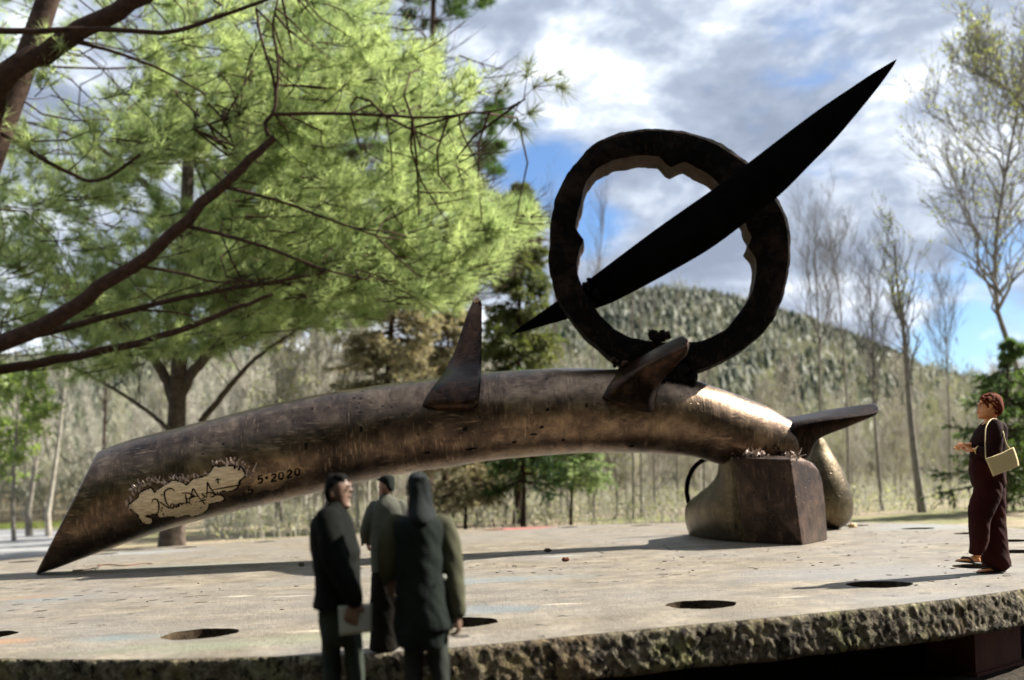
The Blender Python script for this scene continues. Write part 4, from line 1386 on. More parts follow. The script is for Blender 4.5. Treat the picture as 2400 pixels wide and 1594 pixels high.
spruce('spruce_tree', 'pointed spruce with sunlit drooping boughs beside the ring', [(1212, 1215), (1215, 900), (1218, 650), (1222, 430)], 48, 0.22, 101, width=2.9, n1=190, base_t=0.16, need=0.34, per=17)
spruce('hemlock_tree', 'dry brownish evergreen with a dark trunk behind the upright horn', [(905, 1250), (905, 1000), (915, 800), (925, 600), (930, 420)], 50, 0.30, 102, leaf='dry_needles', width=3.6, n1=150, base_t=0.2, need=0.36, per=16)
spruce('hemlock_tree', 'greyish evergreen between the dry one and the spruce', [(1040, 1240), (1045, 1000), (1050, 800), (1052, 640)], 54, 0.22, 103, leaf='dry_needles', width=3.0, n1=120, base_t=0.2, need=0.34)
spruce('young_hemlock', 'dark green young evergreen standing under the arch of the body', [(1226, 1222), (1228, 1140), (1224, 1060), (1220, 960), (1216, 870)], 40, 0.11, 104, leaf='dark_needles', width=2.3, n1=80, base_t=0.28, need=0.26, per=14)
spruce('young_hemlock', 'fresher green young evergreen under the arch beside the dark one', [(1338, 1222), (1340, 1140), (1338, 1060), (1336, 960)], 43, 0.08, 105, leaf='pine_needles2', width=1.9, n1=60, base_t=0.36, need=0.26, per=14)
spruce('young_hemlock', 'pale dry young evergreen behind the three people', [(1090, 1225), (1092, 1140), (1094, 1050), (1096, 960)], 42, 0.08, 106, leaf='dry_needles', width=2.2, n1=60, base_t=0.25, need=0.28, per=14)
spruce('fir_tree', 'dark green evergreen with level boughs behind the woman', [(2352, 1235), (2356, 1100), (2358, 980), (2362, 880), (2364, 800)], 36, 0.12, 107, leaf='fir_needles', width=2.7, n1=62, base_t=0.16, droop=0.22, need=0.26, per=15)
spruce('fir_tree', 'dark evergreen at the border of the photo beyond the handbag', [(2440, 1235), (2444, 1080), (2446, 950), (2448, 840)], 38, 0.12, 108, leaf='fir_needles', width=2.2, n1=62, base_t=0.12, droop=0.22, need=0.26, per=15)

# fresh green sapling by the road
tr = ground_path([(30, 1200), (34, 1080), (40, 980), (46, 880)], 56, 12)
wood, lf, tw = bare_geometry(tr, 0.11, 0.02, 111, n1=26, L1=0.34, n2=7, n3=5, up=0.15, tmin=0.15, ang=(50, 80), leaf=4, leaf_size=0.22)
tree('leafy_sapling', 'fresh light-green sapling at the edge of the gravel road', 'tree', None, (tr[0, 0], tr[0, 1], GZ), wood, lf, M['bark_grey'], M['fresh_leaf'], tw, M['twig'])
tr = ground_path([(-40, 1200), (-42, 1080), (-40, 980), (-38, 900)], 58, 12)
wood, lf, tw = bare_geometry(tr, 0.11, 0.02, 112, n1=26, L1=0.34, n2=7, n3=5, up=0.15, tmin=0.15, ang=(50, 80), leaf=4, leaf_size=0.22)
tree('leafy_sapling', 'second light-green sapling partly outside the photo', 'tree', None, (tr[0, 0], tr[0, 1], GZ), wood, lf, M['bark_grey'], M['fresh_leaf'], tw, M['twig'])

# ------------------------------------------------------------------ the two big pines
# crown outline and open sky gaps as the photo shows them
GAPS = [(60, 60, 60, 60), (215, 60, 50, 45), (40, 130, 45, 30), (225, 165, 70, 40), (160, 215, 40, 30), (185, 345, 32, 28), (20, 280, 24, 40), (318, 425, 34, 26), (420, 455, 30, 34), (290, 512, 42, 28), (120, 528, 50, 20), (818, 345, 42, 34),
        (860, 385, 24, 20), (1010, 335, 28, 24), (905, 410, 20, 14), (30, 680, 20, 34), (560, 120, 18, 14), (980, 45, 70, 40), (900, 60, 40, 30), (1060, 130, 50, 60), (1160, 300, 40, 60), (1200, 370, 60, 60), (930, 560, 14, 10), (640, 420, 12, 10), (60, 330, 30, 24),
        (100, 300, 24, 20), (385, 70, 20, 20), (10, 480, 20, 20)]
EDGE_V = np.array([-400, 0, 60, 110, 150, 200, 250, 310, 350, 420, 470, 540, 600, 650, 700, 740, 800, 900])
EDGE_U = np.array([900, 905, 930, 985, 1140, 1155, 1100, 1095, 1060, 1130, 1195, 1200, 1150, 1100, 1050, 880, 640, 420])
LOW_U = np.array([-200, 0, 200, 420, 560, 700, 850, 950, 1100, 1300])
LOW_V = np.array([930, 905, 895, 860, 850, 790, 745, 735, 720, 640])


def crown_keep(p, rng, soft=1.0):
    px = to_px(p)
    u, v = px[:, 0], px[:, 1]
    w1 = np.array([mnoise.noise(Vector((a * .011, b * .011, 1.7))) for a, b in zip(u, v)]); w2 = np.array([mnoise.noise(Vector((a * .011, b * .011, 8.1))) for a, b in zip(u, v)])
    u = u + rng.normal(size=len(u)) * 16 * soft + w1 * 85; v = v + rng.normal(size=len(v)) * 13 * soft + w2 * 60
    ok = (u < np.interp(v, EDGE_V, EDGE_U)) & (v < np.interp(u, LOW_U, LOW_V))
    g = np.array([mnoise.noise(Vector((a * .017, b * .021, 4.4))) + .5 * mnoise.noise(Vector((a * .04, b * .05, 2.4))) for a, b in zip(u, v)])
    ok &= g < np.interp(u, [0, 350, 700, 1000], [0.30, 0.40, 0.55, 0.50])
    for (a, b, ra, rb) in GAPS:
        ok &= ((u - a) / ra) ** 2 + ((v - b) / rb) ** 2 > 1
    return ok


def pine_sprays(anchors, dirs, lens, rng, need, per_tuft, tufts, width, spread=0.62):
    """every anchor grows a plume: a spine, side twigs and tufts of long needles towards the tips"""
    n = len(anchors)
    s = np.linspace(0, 1, 5)[None, :, None]
    spine = anchors[:, None] + dirs[:, None] * lens[:, None, None] * s + np.array((0, 0, 1.0)) * (0.14 * lens[:, None, None] * s ** 2)
    spine = spine + rng.normal(size=(n, 1, 3)) * 0.10 * lens[:, None, None] * s ** 2
    rs = (0.010 + 0.008 * lens)[:, None] * np.linspace(1, .4, 5)[None]
    side, rsd, _ = grow(spine, rs, 6, lens * 0.55, rng, (28, 55), 0.12, 0.15, 0.95, 0.4, 3, .6, .06, .5, flatten=0.45)
    i = np.repeat(np.arange(len(side)), tufts)
    p, d = along(side, i, rng.uniform(0.25, 1, len(i)))
    i2 = np.repeat(np.arange(n), tufts * 2)
    p2, d2 = along(spine, i2, rng.uniform(0.45, 1, len(i2)))
    p, d = np.concatenate([p, p2]), np.concatenate([d, d2])
    return spine, rs, side, rsd, p, d


def pine(name, label, trunk, r0, r1, limbs, Yr, regions, seed, need, mat, bark, per_tuft=12, tufts=3, width=0.011, fine=None):
    rng = np.random.default_rng(seed)
    P = trunk[None]; R = rad_taper(len(trunk), r0, r1)[None]
    t = empty(name, (trunk[0, 0], trunk[0, 1], GZ), label, 'tree')
    place('trunk', tri_mesh('trunk', *tubes(P, R, 14)), M[bark[0]], t)
    allp = [trunk]
    for (pts, ra, rb) in limbs:
        lp = catmull(np.array(pts), 22)
        lp[1:-1] += rng.normal(size=lp[1:-1].shape) * ra * 0.10
        place('limb', tri_mesh('limb', *tubes(lp[None], np.linspace(ra, rb, 22)[None], 9)), M[bark[1]], t)
        allp.append(lp)
    A = []
    for (u0, u1, v0, v1, n) in regions:
        u = rng.uniform(u0, u1, n); v = rng.uniform(v0, v1, n); Y = rng.uniform(Yr[0], Yr[1], n)
        A.append(np.array([bp(a, b, c) for a, b, c in zip(u, v, Y)]))
    A = np.concatenate(A)
    ok = crown_keep(A, rng, 0.5)
    A = A[ok]
    axis = trunk[np.abs(trunk[:, None, 2] - (A[None, :, 2] - 1.5)).argmin(0)]
    outd = A - axis; outd[:, 2] *= 0.25
    d = unit(unit(outd) + rng.normal(size=A.shape) * np.array((.45, .45, .28)) + np.array((0.12, 0, 0.02)))
    lens = rng.uniform(0.9, 1.9, len(A)) * (need / 0.5)
    spine, rs, side, rsd, p, dd = pine_sprays(A, d, lens, rng, need, per_tuft, tufts, width)
    k = crown_keep(p, rng)
    p, dd = p[k], dd[k]
    fo = needles(p, dd, need, per_tuft, width, rng, 0.55, 0.10)
    o = place('foliage', tri_mesh('foliage', fo), M[mat], t, smooth=False); o['kind'] = 'stuff'
    # thin boughs that carry the sprays back towards the nearest limb
    wood_pts = np.concatenate(allp)
    wood_pts = wood_pts[rng.random(len(wood_pts)) < 0.8]
    sel = rng.random(len(A)) < 0.24
    B = A[sel]
    dist = np.sqrt(((B[:, None] - wood_pts[None]) ** 2).sum(-1)) + rng.exponential(1.3, (len(B), len(wood_pts)))
    nearest = wood_pts[dist.argmin(1)]
    s = np.linspace(0, 1, 6)[None, :, None]
    bough = nearest[:, None] * (1 - s) + B[:, None] * s
    sag = np.linalg.norm(B - nearest, axis=1)[:, None, None]
    bough = bough + np.array((0, 0, 1.0)) * (0.07 * sag * np.sin(PI * s))
    bough = bough + rng.normal(size=(len(B), 1, 3)) * 0.13 * sag * np.sin(PI * s) + rng.normal(size=(len(B), 1, 3)) * 0.06 * sag * np.sin(2 * PI * s)
    rb_ = (0.008 + 0.0045 * np.minimum(sag[:, :, 0], 4)) * np.linspace(1.3, .5, 6)[None]
    keepb = sag[:, 0, 0] < 6.0
    geo = join([tubes(bough[keepb], rb_[keepb], 5), tubes(spine, rs, 4), tubes(side, np.maximum(rsd, .005), 3)])
    o = place('boughs', tri_mesh('boughs', *geo), M[bark[1]], t); o['kind'] = 'stuff'
    return t


# far pine: forked dark trunk rising behind the mitred half of the body
YA = 37.0
trA = ground_path([(402, 1295), (408, 1120), (414, 980), (420, 860), (430, 700), (440, 420), (450, 100), (455, -260)], YA, 26)
def L(pts, Y): return [bp(p[0], p[1], Y + (p[2] if len(p) > 2 else 0)) for p in pts]
limbsA = [(L([(414, 960), (385, 880), (330, 800), (240, 720), (120, 640)], YA), 0.26, 0.06), (L([(418, 930), (470, 850), (560, 760), (660, 660), (760, 560)], YA), 0.24, 0.06), (L([(470, 990), (540, 905), (600, 840), (700, 770)], YA + 1), 0.14, 0.05),
          (L([(400, 1010), (340, 960), (255, 905), (150, 850)], YA - 1), 0.10, 0.04), (L([(425, 800), (450, 700), (520, 560), (600, 420)], YA), 0.2, 0.05), (L([(430, 600), (560, 480), (760, 380), (960, 330)], YA + 1), 0.16, 0.04), (L([(432, 560), (330, 420), (200, 330), (40, 280)], YA), 0.16, 0.04),
          (L([(440, 300), (620, 200), (820, 120), (1000, 90)], YA), 0.14, 0.04)]
pine('pine_tree', 'big green pine with a dark forked trunk behind the mitred end of the body', trA, 0.42, 0.16, limbsA, (32.5, 42), [(-120, 1260, -60, 900, 640), (420, 1240, 330, 740, 600), (500, 1150, 0, 400, 190), (240, 900, 680, 880, 260), (-60, 520, 280, 860, 260)], 201, 0.52, 'pine_needles2', ('bark_brown', 'bark_brown'), per_tuft=11, tufts=3, width=0.013)

# near pine: its limbs reach into the picture from outside
YB = 22.5
trB = ground_path([(-330, 1290), (-260, 1050), (-160, 760), (-60, 480), (40, 200), (112, 0), (170, -200), (200, -420)], YB + 2, 26)
limbsB = [(L([(-70, 520, 2), (0, 205), (110, 120), (210, 65), (330, -8), (470, -90)], YB), 0.27, 0.18), (L([(-150, 900, 2), (0, 803), (90, 768), (170, 722), (245, 665), (330, 612), (425, 530), (500, 455), (560, 400), (605, 362), (645, 322)], YB), 0.22, 0.085),
          (L([(-150, 905, 2), (0, 868), (200, 832), (400, 782), (520, 735), (640, 690)], YB + 1), 0.15, 0.04), (L([(0, 808), (200, 755), (420, 700), (640, 660), (760, 640)], YB + 1.5), 0.10, 0.03),
          (L([(628, 318), (622, 290), (638, 268), (646, 240), (640, 180), (612, 90), (600, 20)], YB), 0.055, 0.03), (L([(638, 268), (760, 266), (900, 270), (1010, 276), (1100, 266), (1180, 256), (1232, 232)], YB), 0.045, 0.016), (L([(646, 236), (652, 150), (640, 60), (660, -40)], YB), 0.045, 0.02),
          (L([(532, 440), (650, 470), (760, 510), (880, 552)], YB), 0.05, 0.02), (L([(432, 528), (540, 555), (650, 590), (760, 632), (860, 655)], YB), 0.055, 0.02), (L([(318, 622), (420, 640), (520, 662), (640, 650)], YB), 0.045, 0.018),
          (L([(0, 72), (100, 72), (230, 68), (400, 75), (520, 35), (620, 0), (700, -40)], YB - .5), 0.075, 0.03), (L([(140, 90), (260, 120), (370, 160), (480, 220)], YB), 0.05, 0.02), (L([(0, 310), (150, 400), (240, 420), (380, 330), (560, 270)], YB + 1), 0.06, 0.025)]
pine('pine_tree', 'overhanging pine whose reddish bare limbs slant up across the foliage', trB, 0.40, 0.22, limbsB, (23.2, 30), [(-100, 900, -60, 880, 230), (520, 1230, 330, 720, 340), (600, 1200, 60, 360, 150), (200, 640, 40, 420, 120)], 202, 0.42, 'pine_needles', ('bark_dark', 'bark_limb'), per_tuft=12, tufts=3, width=0.010)


# long-needled twig tips of that pine against the sky, right of the crown
def tip_twigs():
    rng = np.random.default_rng(55)
    t = empty('pine_branch', bp(1180, 256, YB), 'single pine twig with star-like needle tufts against the clouds', 'branch')
    pts = [[(1175, 258), (1215, 246), (1240, 215), (1275, 190), (1310, 172)], [(1228, 232), (1232, 200), (1236, 172), (1240, 150)], [(1200, 250), (1225, 268), (1245, 262)], [(1215, 246), (1200, 280), (1222, 300)], [(1255, 205), (1290, 200), (1320, 205)], [(1170, 260), (1160, 230), (1180, 205)]]
    P = np.array([catmull(np.array([bp(a, b, YB + rng.normal() * .15) for a, b in l]), 8) for l in pts])
    place('stem', tri_mesh('stem', *tubes(P, np.linspace(.014, .006, 8)[None].repeat(len(P), 0), 5)), M['bark_limb'], t)['kind'] = 'stuff'
    ends = P[:, -1]; dirs = unit(P[:, -1] - P[:, -3])
    i = np.repeat(np.arange(len(P)), 2)
    mid, md = along(P, i, rng.uniform(.55, .95, len(i)))
    p = np.concatenate([ends, mid]); d = np.concatenate([dirs, md])
    o = place('needles', tri_mesh('needles', needles(p, d, 0.62, 34, 0.0075, rng, 0.62, 0.05)), M['spruce_needles'], t, smooth=False); o['kind'] = 'stuff'


tip_twigs()

# darker pine far behind, showing through the crown's openings
# unseen evergreens added behind the viewer to darken surfaces facing it
me_trunk = None
rngF = np.random.default_rng(301)
trF = catmull(np.array([(0, 0, -0.3), (0.1, 0, 6), (-0.1, 0.1, 13), (0, 0, 20)], float), 16)
wF, fF, tF = spruce_geometry(trF, 0.35, 302, base_t=0.06, width=5.2, n1=230, need=0.75, per=12, dens=4)
mF = [('trunk', tri_mesh('trunk', *wF[0]), 'bark_dark'), ('limbs', tri_mesh('limbs', *wF[1]), 'bark_dark'), ('foliage', tri_mesh('foliage', fF), 'dark_needles')]
for nm, me, mt in mF: me.materials.append(M[mt])
for k in range(22):
    a_ = math.radians(np.interp(k, [0, 21], [180, 350])) + rngF.normal() * .03
    r_ = 18 + 5 * (k % 2) + rngF.random() * 3
    if math.degrees(a_) > 335: r_ += 8
    t_ = empty('added_evergreen', (r_ * math.cos(a_), 2 + r_ * math.sin(a_), GZ), 'unseen dark evergreen added behind the viewer to block light', 'tree', 'unseen evergreens added as shade behind the viewer')
    s_ = rngF.uniform(.85, 1.25); t_.scale = (s_, s_, s_); t_.rotation_euler = (0, 0, rngF.random() * 6.28)
    for nm, me, mt in mF:
        o = bpy.data.objects.new(nm, me); COL.objects.link(o); o.parent = t_
        if nm != 'trunk': o['kind'] = 'stuff'

trC = ground_path([(1000, 1240), (1000, 900), (1005, 600), (1010, 300), (1015, 40), (1018, -160)], 60, 20)
rng = np.random.default_rng(203)
tC = empty('pine_tree', (trC[0, 0], trC[0, 1], GZ), 'dark far pine whose tufts show at the crown edge left of the ring', 'tree')
place('trunk', tri_mesh('trunk', *tubes(trC[None], rad_taper(len(trC), .4, .12)[None], 10)), M['bark_dark'], tC)
A = []
for (u0, u1, v0, v1, n) in ((1005, 1150, 250, 420, 46), (985, 1125, -60, 45, 34), (770, 1010, 320, 410, 30), (560, 700, 250, 420, 10), (880, 1010, 690, 760, 12), (1130, 1230, 600, 690, 8)):
    for _ in range(n): A.append(bp(rng.uniform(u0, u1), rng.uniform(v0, v1), 60 + rng.normal() * 1.6))
A = np.array(A)
ax = trC[np.abs(trC[:, None, 2] - A[None, :, 2]).argmin(0)]
d = unit(unit((A - ax) * np.array((1, 1, .2))) + rng.normal(size=A.shape) * .4)
spine, rs, side, rsd, p, dd = pine_sprays(A, d, rng.uniform(.8, 1.8, len(A)), rng, .5, 12, 3, .02)
o = place('foliage', tri_mesh('foliage', needles(p, dd, .55, 11, .022, rng, .6, .1)), M['dark_needles'], tC, smooth=False); o['kind'] = 'stuff'
s = np.linspace(0, 1, 5)[None, :, None]
o = place('boughs', tri_mesh('boughs', *join([tubes(ax[:, None] * (1 - s) + A[:, None] * s, np.linspace(.06, .025, 5)[None].repeat(len(A), 0), 4), tubes(spine, rs, 3)])), M['bark_dark'], tC); o['kind'] = 'stuff'

# ================================================================== PEOPLE
M['skin_w'] = plain('tanned_skin', (0.60, 0.235, 0.085), (0.70, 0.30, 0.12), 20, rough=0.5)
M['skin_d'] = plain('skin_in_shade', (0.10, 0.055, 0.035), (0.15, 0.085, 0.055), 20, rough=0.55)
M['skin_p'] = plain('ruddy_skin', (0.32, 0.15, 0.10), (0.36, 0.18, 0.12), 20, rough=0.55)
M['maroon'] = plain('maroon_crepe', (0.016, 0.0016, 0.0009), (0.030, 0.0028, 0.0014), 5, rough=0.85, spec=0.15, bump=0.2)
M['blackred'] = plain('near_black_knit', (0.010, 0.0022, 0.0018), (0.018, 0.004, 0.003), 12, rough=0.9, spec=0.12, bump=0.3)
M['redhair'] = plain('auburn_curls', (0.085, 0.014, 0.004), (0.23, 0.045, 0.011), 60, rough=0.75, bump=0.9, spec=0.12)
M['black_leather'] = plain('black_sandal_leather', (0.012, 0.009, 0.008), None, rough=0.5)
M['gold'] = plain('gilt_watch_metal', (0.7, 0.5, 0.2), None, rough=0.3, metal=0.9)
M['jacket'] = plain('black_jacket_cloth', (0.004, 0.0045, 0.004), (0.008, 0.009, 0.008), 8, rough=0.95, spec=0.06, bump=0.3)
M['trouser'] = plain('grey_green_trousers', (0.020, 0.025, 0.020), (0.034, 0.040, 0.032), 5, rough=0.95, spec=0.08, bump=0.3)
M['coat'] = plain('grey_olive_coat', (0.062, 0.064, 0.052), (0.092, 0.094, 0.076), 7, rough=0.95, spec=0.08, bump=0.3)
M['darkskirt'] = plain('brown_black_skirt', (0.006, 0.005, 0.004), (0.011, 0.009, 0.007), 6, rough=0.95, spec=0.08, bump=0.3)
M['cap'] = plain('dark_cap_felt', (0.008, 0.010, 0.009), (0.014, 0.017, 0.015), 20, rough=0.95, spec=0.08)
M['vest'] = plain('charcoal_green_vest', (0.007, 0.010, 0.0085), (0.013, 0.017, 0.0145), 6, rough=0.95, spec=0.08, bump=0.3)
M['sleeve'] = plain('olive_yellow_sleeves', (0.046, 0.046, 0.029), (0.070, 0.070, 0.045), 6, rough=0.95, spec=0.08, bump=0.3)
M['trouser3'] = plain('dark_grey_trousers', (0.018, 0.021, 0.018), (0.030, 0.033, 0.028), 5, rough=0.95, spec=0.08, bump=0.3)
M['shadehair'] = plain('dark_grey_hair', (0.008, 0.010, 0.010), (0.018, 0.022, 0.022), 30, rough=0.95, bump=0.6, spec=0.15)
M['darkhair'] = plain('black_hair', (0.004, 0.004, 0.0035), (0.009, 0.008, 0.007), 30, rough=0.9, bump=0.6, spec=0.08)
M['paper'] = plain('grey_white_paper', (0.26, 0.27, 0.24), (0.33, 0.34, 0.31), 10, rough=0.8, spec=0.1)
M['ivory'] = plain('pale_gap_dot', (0.75, 0.75, 0.68), None, rough=0.5)
M['shoe'] = plain('dark_shoes', (0.012, 0.011, 0.010), None, rough=0.6)
M['eye'] = plain('dark_eye', (0.01, 0.008, 0.006), None, rough=0.25)
M['lip'] = plain('lips', (0.40, 0.10, 0.06), None, rough=0.5)


def bag_mat():
    m, t = new_mat('cream_woven_straw')
    co = t.n('ShaderNodeTexCoord').outputs['Object']
    wv = t.n('ShaderNodeTexChecker', {'Vector': t.mapping(co, rot=(0, 0.3, 0)), 'Scale': 110.0, 'Color1': (0.72, 0.56, 0.30, 1), 'Color2': (0.46, 0.34, 0.15, 1)})
    b = t.n('ShaderNodeBump', {'Height': wv.outputs['Fac'], 'Strength': 0.6, 'Distance': 0.004})
    p = t.n('ShaderNodeBsdfPrincipled', {'Base Color': wv.outputs['Color'], 'Roughness': 0.6, 'Normal': b.outputs[0]})
    out(t, p.outputs[0])
    return m


M['straw'] = bag_mat()
from mathutils import noise as pnoise


class Fig:
    """figure measured in a zoomed crop of the photo, standing at distance Y"""
    def __init__(self, u0, v0, zoom, Y, seed=0):
        self.u0, self.v0, self.z, self.Y = u0, v0, zoom, Y
        self.m = Y / F / zoom          # metres per crop pixel
        self.seed = seed

    def p(self, x, y, dy=0.0):
        return bp(self.u0 + x / self.z, self.v0 + y / self.z, self.Y + dy)

    def stack(self, mb, rows, n=28, k=4, power=2.2):
        """rows: (y, x_left, x_right, half_depth, dy)"""
        R = np.array([(r + (0.0,))[:5] if len(r) == 4 else r for r in rows], float)
        R = catmull(R, (len(R) - 1) * k + 1)
        th = np.arange(n) * 2 * PI / n
        c, s = np.cos(th), np.sin(th)
        e = 2 / power
        c, s = np.sign(c) * np.abs(c) ** e, np.sign(s) * np.abs(s) ** e
        rings = []
        for y, xl, xr, hd, dy in R:
            a, b = self.p(xl, y, dy), self.p(xr, y, dy)
            rings.append((a + b) / 2 + (b - a) / 2 * c[:, None] + np.array((0, 1.0, 0)) * hd * s[:, None])
        mb.loft(rings[::-1])

    def limb(self, mb, pts, radii, n=16, k=5):
        P = np.array([self.p(*q) for q in pts])
        N = (len(P) - 1) * k + 1
        P2 = catmull(P, N)
        r = np.interp(np.linspace(0, 1, N), np.linspace(0, 1, len(radii)), radii)
        mb.tube(P2, r, n)
        mb.ball(P2[0], r[0] * .98, 12, 8); mb.ball(P2[-1], r[-1] * .98, 12, 8)

    def cloth(self, mb, voxel, name, mat, parent, amp=0.006, smooth=3, vs=1.0):
        me = solid(mb, voxel, smooth)
        n = len(me.vertices)
        co = np.empty(n * 3, np.float32); me.vertices.foreach_get('co', co); co = co.reshape(-1, 3)
        nr = np.empty(n * 3, np.float32); me.vertices.foreach_get('normal', nr); nr = nr.reshape(-1, 3)
        if amp:
            sd = Vector((self.seed * 3.1, 0, self.seed))
            d = np.array([pnoise.noise(Vector((c[0] * 9, c[1] * 9, c[2] * 3.2 * vs)) + sd) + 0.5 * pnoise.noise(Vector((c[0] * 22 + c[2] * 14, c[1] * 20, c[2] * 9)) + sd) for c in co.tolist()])
            co = co + nr * (d * amp)[:, None]
            me.vertices.foreach_set('co', co.astype(np.float32).ravel())
        return place(name, me, mat, parent)


def hand(mb, wrist, d, nrm, sgn=1, s=1.0, curl=0.5, spread=0.1, thumb=0.5):
    """palm, four bent fingers of different length, thumb from the side of the palm near its base"""
    d = unit(np.array(d, float)); nrm = np.array(nrm, float); nrm = unit(nrm - d * nrm.dot(d)); sd = np.cross(nrm, d) * sgn
    w = np.array(wrist, float)
    rings = []
    for t, hw, ht in ((-0.01, .024, .017), (0.02, .030, .017), (0.05, .038, .016), (0.08, .041, .014), (0.095, .038, .011)):
        th = np.arange(14) * 2 * PI / 14
        rings.append(w + d * t * s + sd * hw * s * np.cos(th)[:, None] + nrm * ht * s * np.sin(th)[:, None])
    mb.loft(rings)
    for i, (ln, r) in enumerate(((0.068, .0088), (0.078, .0092), (0.073, .0088), (0.058, .0078))):
        o = (1.5 - i)
        base = w + d * 0.075 * s + sd * o * 0.0195 * s
        dd = unit(d + sd * o * spread * .4)
        pts = [base]
        ang = 0.0
        cur = base
        for q, f in enumerate((0.32, 0.40, 0.33, 0.25)):
            ang += (0.15, 0.9, 1.0, 0.7)[q] * curl * (1 + .08 * i)
            cur = cur + (dd * math.cos(ang) + nrm * math.sin(ang)) * ln * f * s
            pts.append(cur)
        mb.tube(catmull(np.array(pts), 11), np.linspace(r, r * .78, 11) * s, 9)
        mb.ball(pts[-1], r * .78 * s, 8, 6)
    b = w + d * .018 * s + sd * .026 * s
    pts = [b, b + (d * .5 + sd * .75 + nrm * .25) * .030 * s, b + (d * .85 + sd * .75 + nrm * (.3 + thumb)) * .052 * s, b + (d * 1.3 + sd * .55 + nrm * (.3 + 1.2 * thumb)) * .068 * s]
    mb.tube(catmull(np.array(pts), 9), np.linspace(.013, .009, 9) * s, 9)
    mb.ball(pts[-1], .009 * s, 8, 6)


def foot(mb, heel, toe, h=0.07, w=0.045, up_=(0, 0, 1.0)):
    heel, toe = np.array(heel, float), np.array(toe, float)
    ax = toe - heel; L_ = np.linalg.norm(ax); ax = ax / L_
    u_ = np.array(up_, float); u_ = unit(u_ - ax * u_.dot(ax)); sd = np.cross(ax, u_)
    rings = []
    for t, hh, ww in ((0.0, .6, .55), (0.08, .95, .72), (0.3, 1.0, .74), (0.5, .72, .85), (0.72, .46, 1.0), (0.88, .34, .95), (0.97, .24, .7), (1.0, .14, .45)):
        th = np.arange(14) * 2 * PI / 14
        c = heel + ax * L_ * t + u_ * (h * hh * .5)
        rings.append(c + sd * w * ww * np.cos(th)[:, None] + u_ * h * hh * .5 * np.sin(th)[:, None])
    mb.loft(rings)


# ------------------------------------------------------------------ woman with the straw bag
pw = gp(2180 + 440 / 3.136, 890 + 1428 / 3.136)
fw = Fig(2180, 890, 3.136, pw[1], 1)
wom = empty('person', pw, 'woman with short auburn curls in dark maroon walking on the table', 'person')
mb = MB()
# head, in profile towards the ring
fw.stack(mb, [(106, 418, 472, .035), (118, 390, 500, .058), (140, 375, 514, .070), (165, 367, 520, .075), (190, 362, 522, .076), (205, 363, 520, .075), (222, 357, 516, .073), (240, 354, 508, .069), (256, 354, 498, .064), (270, 356, 486, .056), (281, 364, 470, .044), (289, 384, 458, .028)], power=2.1)
for (x, y, rx_, ry_, rz_, dy) in ((356, 219, .014, .012, .012, 0), (358, 205, .010, .010, .018, 0), (351, 222, .010, .010, .008, 0), (352, 240, .008, .020, .005, 0), (353, 247, .008, .018, .005, 0), (362, 275, .016, .022, .014, 0), (366, 175, .010, .045, .008, 0), (400, 225, .03, .062, .028, 0), (446, 198, .018, .014, .030, -.072), (446, 198, .018, .014, .030, .072)):
    mb.ball(fw.p(x, y, dy), (rx_, ry_, rz_), 12, 8)
fw.limb(mb, [(440, 250, 0), (446, 290, 0), (450, 335, .0)], [.052, .050, .060])
fw.stack(mb, [(300, 425, 485, .06), (325, 392, 515, .15), (360, 375, 522, .165), (450, 340, 528, .155), (560, 325, 525, .14), (680, 325, 520, .16), (760, 340, 520, .155)], n=20, k=2)
# near arm, far arm
fw.limb(mb, [(478, 345, -.165), (480, 450, -.205), (468, 545, -.215), (405, 532, -.19), (345, 516, -.13)], [.045, .045, .040, .036, .027])
fw.limb(mb, [(455, 345, .165), (440, 450, .20), (415, 530, .19), (350, 500, .10), (290, 482, .02)], [.045, .045, .040, .036, .027])
hand(mb, fw.p(340, 515, -.125), (-1, .55, .05), (0, -.3, 1.0), 1, 0.95, 0.75, .05, .4)
hand(mb, fw.p(286, 480, .015), (-1, -.25, .10), (.1, .3, -1.0), 1, 0.95, 0.85, .05, .4)
# legs and feet
fw.limb(mb, [(420, 740, -.085), (370, 960, -.09), (362, 1120, -.09), (345, 1290, -.08)], [.075, .06, .055, .034])
fw.limb(mb, [(450, 740, .085), (465, 980, .09), (480, 1180, .09), (505, 1385, .09)], [.075, .06, .055, .034])
hf, tf = fw.p(362, 1352, -.08), fw.p(198, 1332, -.09)
hr, tr_ = fw.p(540, 1420, .09), fw.p(352, 1424, .08)
tr_[2] = hr[2] = max(0.014, hr[2])
foot(mb, hf, tf, 0.066, 0.043); foot(mb, hr, tr_, 0.066, 0.043)
place('body', solid(mb, 0.0048, 2), M['skin_w'], wom)
# hair
mb = MB()
rng = np.random.default_rng(4)
fw.stack(mb, [(104, 412, 478, .04), (116, 392, 505, .062), (140, 398, 521, .076), (165, 408, 527, .081), (190, 430, 530, .082), (215, 448, 529, .080), (240, 458, 522, .074), (258, 470, 508, .06), (268, 480, 496, .04)], power=2.1)
for _ in range(300):
    y = rng.uniform(100, 262)
    xl = np.interp(y, [100, 116, 140, 165, 190, 215, 240, 262], [415, 385, 378, 402, 432, 448, 458, 472]); xr = np.interp(y, [100, 116, 140, 165, 190, 215, 240, 262], [475, 506, 522, 528, 531, 530, 523, 505])
    th = rng.random() * 2 * PI
    hd = np.interp(y, [100, 140, 190, 240, 262], [.04, .076, .083, .075, .055])
    c, r = (xl + xr) / 2, (xr - xl) / 2
    mb.ball(fw.p(c + r * math.cos(th) * .97, y, hd * math.sin(th) * .97), .007 + .007 * rng.random(), 7, 5)
